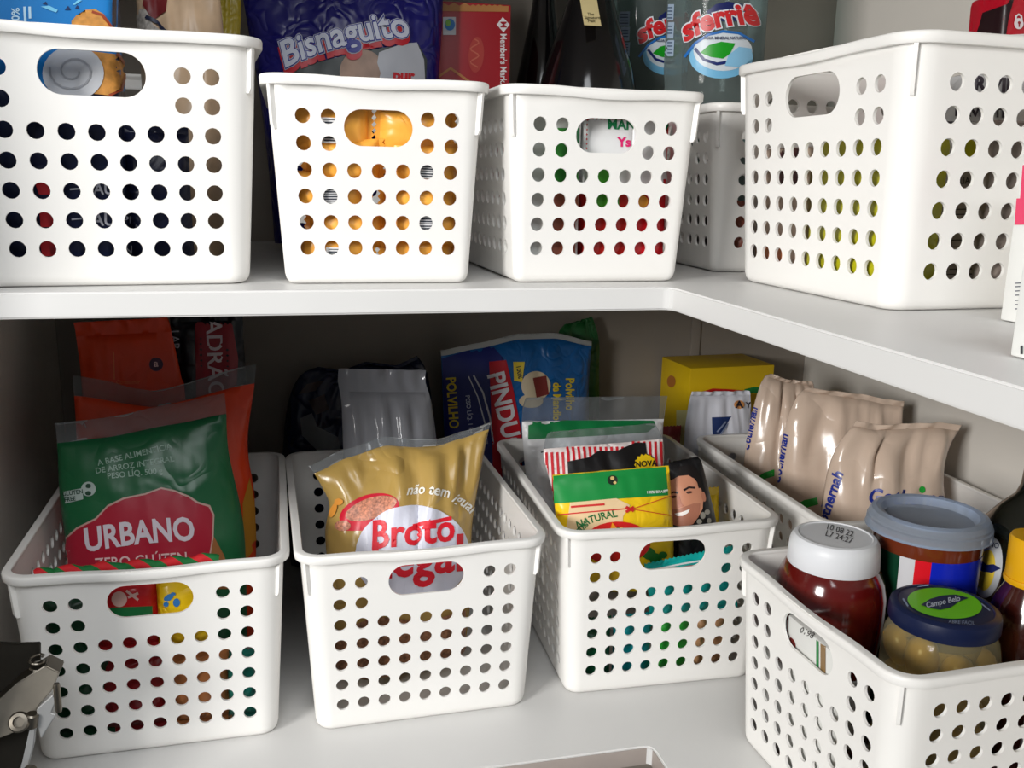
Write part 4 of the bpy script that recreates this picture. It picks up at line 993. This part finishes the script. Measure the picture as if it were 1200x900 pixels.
g, gb, gt = pbox('cookie_pack', 'red and black pack with a white padlock mark above the right basket', 'pack', M4, .096, .04, .205, foil('cookie_red', (176, 14, 36), .3, .1), None, .005, 'pack')
decal('black_panel', g, gt, poly([(1148, 30), (1152, 15), (1180, 5), (1190, -10), (1182, 20), (1178, 46), (1142, 46)]), ink((34, 14, 18)), .0005)
decal('padlock_mark', g, gt, [ell(1193, 28, 5.5, 6.5), stroke([(1189.5, 24), (1190, 19), (1193, 17), (1196, 19), (1196.5, 24)], 2.2), stroke([(1181, 42), (1200, 41)], 2)], ink((226, 220, 224)), .0008)
decal('keyhole_mark', g, gt, [ell(1193, 27, 1.6, 1.8), stroke([(1193, 27), (1193, 32)], 1.6)], ink((150, 14, 36)), .0012)
# cartons at the right edge of the upper shelf
d0 = at_z(1181, 381, .0005); d1 = at_z(1191, 427, .0005)
g, gb, gt = pbox('gelatin_carton', 'pink and white carton standing at the right end of the upper shelf', 'box', Matrix.Translation((d0.x+.041, d0.y+.012, .0005)) @ Matrix.Rotation(R(4), 4, 'Z'), .060, .016, .085, mat('carton_white', (0, 0, 0)))
decal('pink_panel', g, gt, poly([(1180, 140), (1420, 140), (1420, 258), (1170, 264)]), ink((226, 64, 104)), .0004, 3)
decal('barcode', g, gt, [stroke([(1190, y), (1199, y-.5)], 1.2) for y in (332, 336, 341, 346, 352, 357, 362)], ink((70, 74, 90)), .0004)
g, gb, gt = pbox('gelatin_carton', 'white carton cut off by the right edge of the photo', 'box', Matrix.Translation((d1.x+.043, d1.y+.012, .0005)) @ Matrix.Rotation(R(4), 4, 'Z'), .060, .016, .040, mat('carton_white', (0, 0, 0)))
decal('mark', g, gt, [stroke([(1198, 405), (1198, 415)], 3)], ink((60, 62, 66)), .0004)

# ================================================================== cabinet door hinge on the left panel
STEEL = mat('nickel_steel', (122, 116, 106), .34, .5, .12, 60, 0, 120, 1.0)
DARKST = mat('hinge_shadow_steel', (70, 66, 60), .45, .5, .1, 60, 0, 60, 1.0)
h = thing('cabinet_hinge', 'steel corner cabinet hinge at the lower left edge', 'hinge', XW, 0, -.300)
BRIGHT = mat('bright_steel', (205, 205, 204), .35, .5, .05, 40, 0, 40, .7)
def plate(name, pts, Y, d, m=STEEL, slope=0):
    """a stamped metal plate: outline at depth Y, d thick, the lower edge brought forward by slope"""
    P_ = [at_y(u, v, Y) for u, v in pts]; zm = sum(p.z for p in P_)/len(P_); P_ = [p+Vector((0, (p.z-zm)*slope, 0)) for p in P_]
    bm = bmesh.new(); vs_ = [bm.verts.new(p-h.location) for p in P_]; f = bm.faces.new(vs_)
    r_ = bmesh.ops.extrude_face_region(bm, geom=[f])
    for v in r_['geom']:
        if isinstance(v, bmesh.types.BMVert): v.co.y += d
    bmesh.ops.bevel(bm, geom=bm.edges[:], offset=.0006, segments=2, affect='EDGES')
    me = bpy.data.meshes.new(name); bm.to_mesh(me); bm.free(); finish(me); me.materials.append(m)
    o = bpy.data.objects.new(name, me); col.objects.link(o); o.parent = h; return o
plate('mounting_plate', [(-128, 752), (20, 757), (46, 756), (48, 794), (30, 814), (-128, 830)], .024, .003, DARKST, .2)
plate('hinge_arm', [(-128, 868), (-20, 838), (16, 808), (48, 791), (66, 797), (59, 814), (44, 829), (38, 846), (-20, 866), (-128, 900)], .000, .016, STEEL, .5)
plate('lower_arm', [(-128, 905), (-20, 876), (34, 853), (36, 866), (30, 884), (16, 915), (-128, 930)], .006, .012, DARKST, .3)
plate('cup_flange', [(43, 831), (62, 814), (66, 821), (60, 836), (66, 838), (48, 866), (44, 850)], -.010, .0018, BRIGHT)
plate('link_arm', [(35, 853), (42, 849), (40, 872), (30, 910), (22, 910)], -.012, .003, BRIGHT)
for u0, v0, u1, v1, r_ in ((66, 801, 69, 834, .0022), (38, 836, 36, 852, .0042)):
    a, b_ = at_y(u0, v0, -.010)-h.location, at_y(u1, v1, -.010)-h.location
    tube('hinge_pin', [a, a.lerp(b_, .1), a.lerp(b_, .9), b_], [r_*.8, r_, r_, r_*.8], STEEL, h, 14)
p_ = at_y(23, 846, -.012)-h.location
lathe('screw', [(0, 0), (.0062, 0), (.0066, .0012), (.0055, .0030), (.0035, .0032), (.0032, .0012), (0, .0012)], STEEL, h, 24, Matrix.Translation(p_) @ Matrix.Rotation(R(62), 4, 'X'))
p_ = at_y(36, 903, -.014)-h.location
lathe('screw', [(0, 0), (.004, 0), (.0044, .001), (.003, .003), (0, .003)], STEEL, h, 20, Matrix.Translation(p_) @ Matrix.Rotation(R(80), 4, 'X'))
c = at_y(44, 784, .016)-h.location
tube('spring', [c+Vector((.0045*math.cos(i*.8), -.0045*math.sin(i*.8), (i-16)*.0006)) for i in range(33)], .0008, STEEL, h, 6)
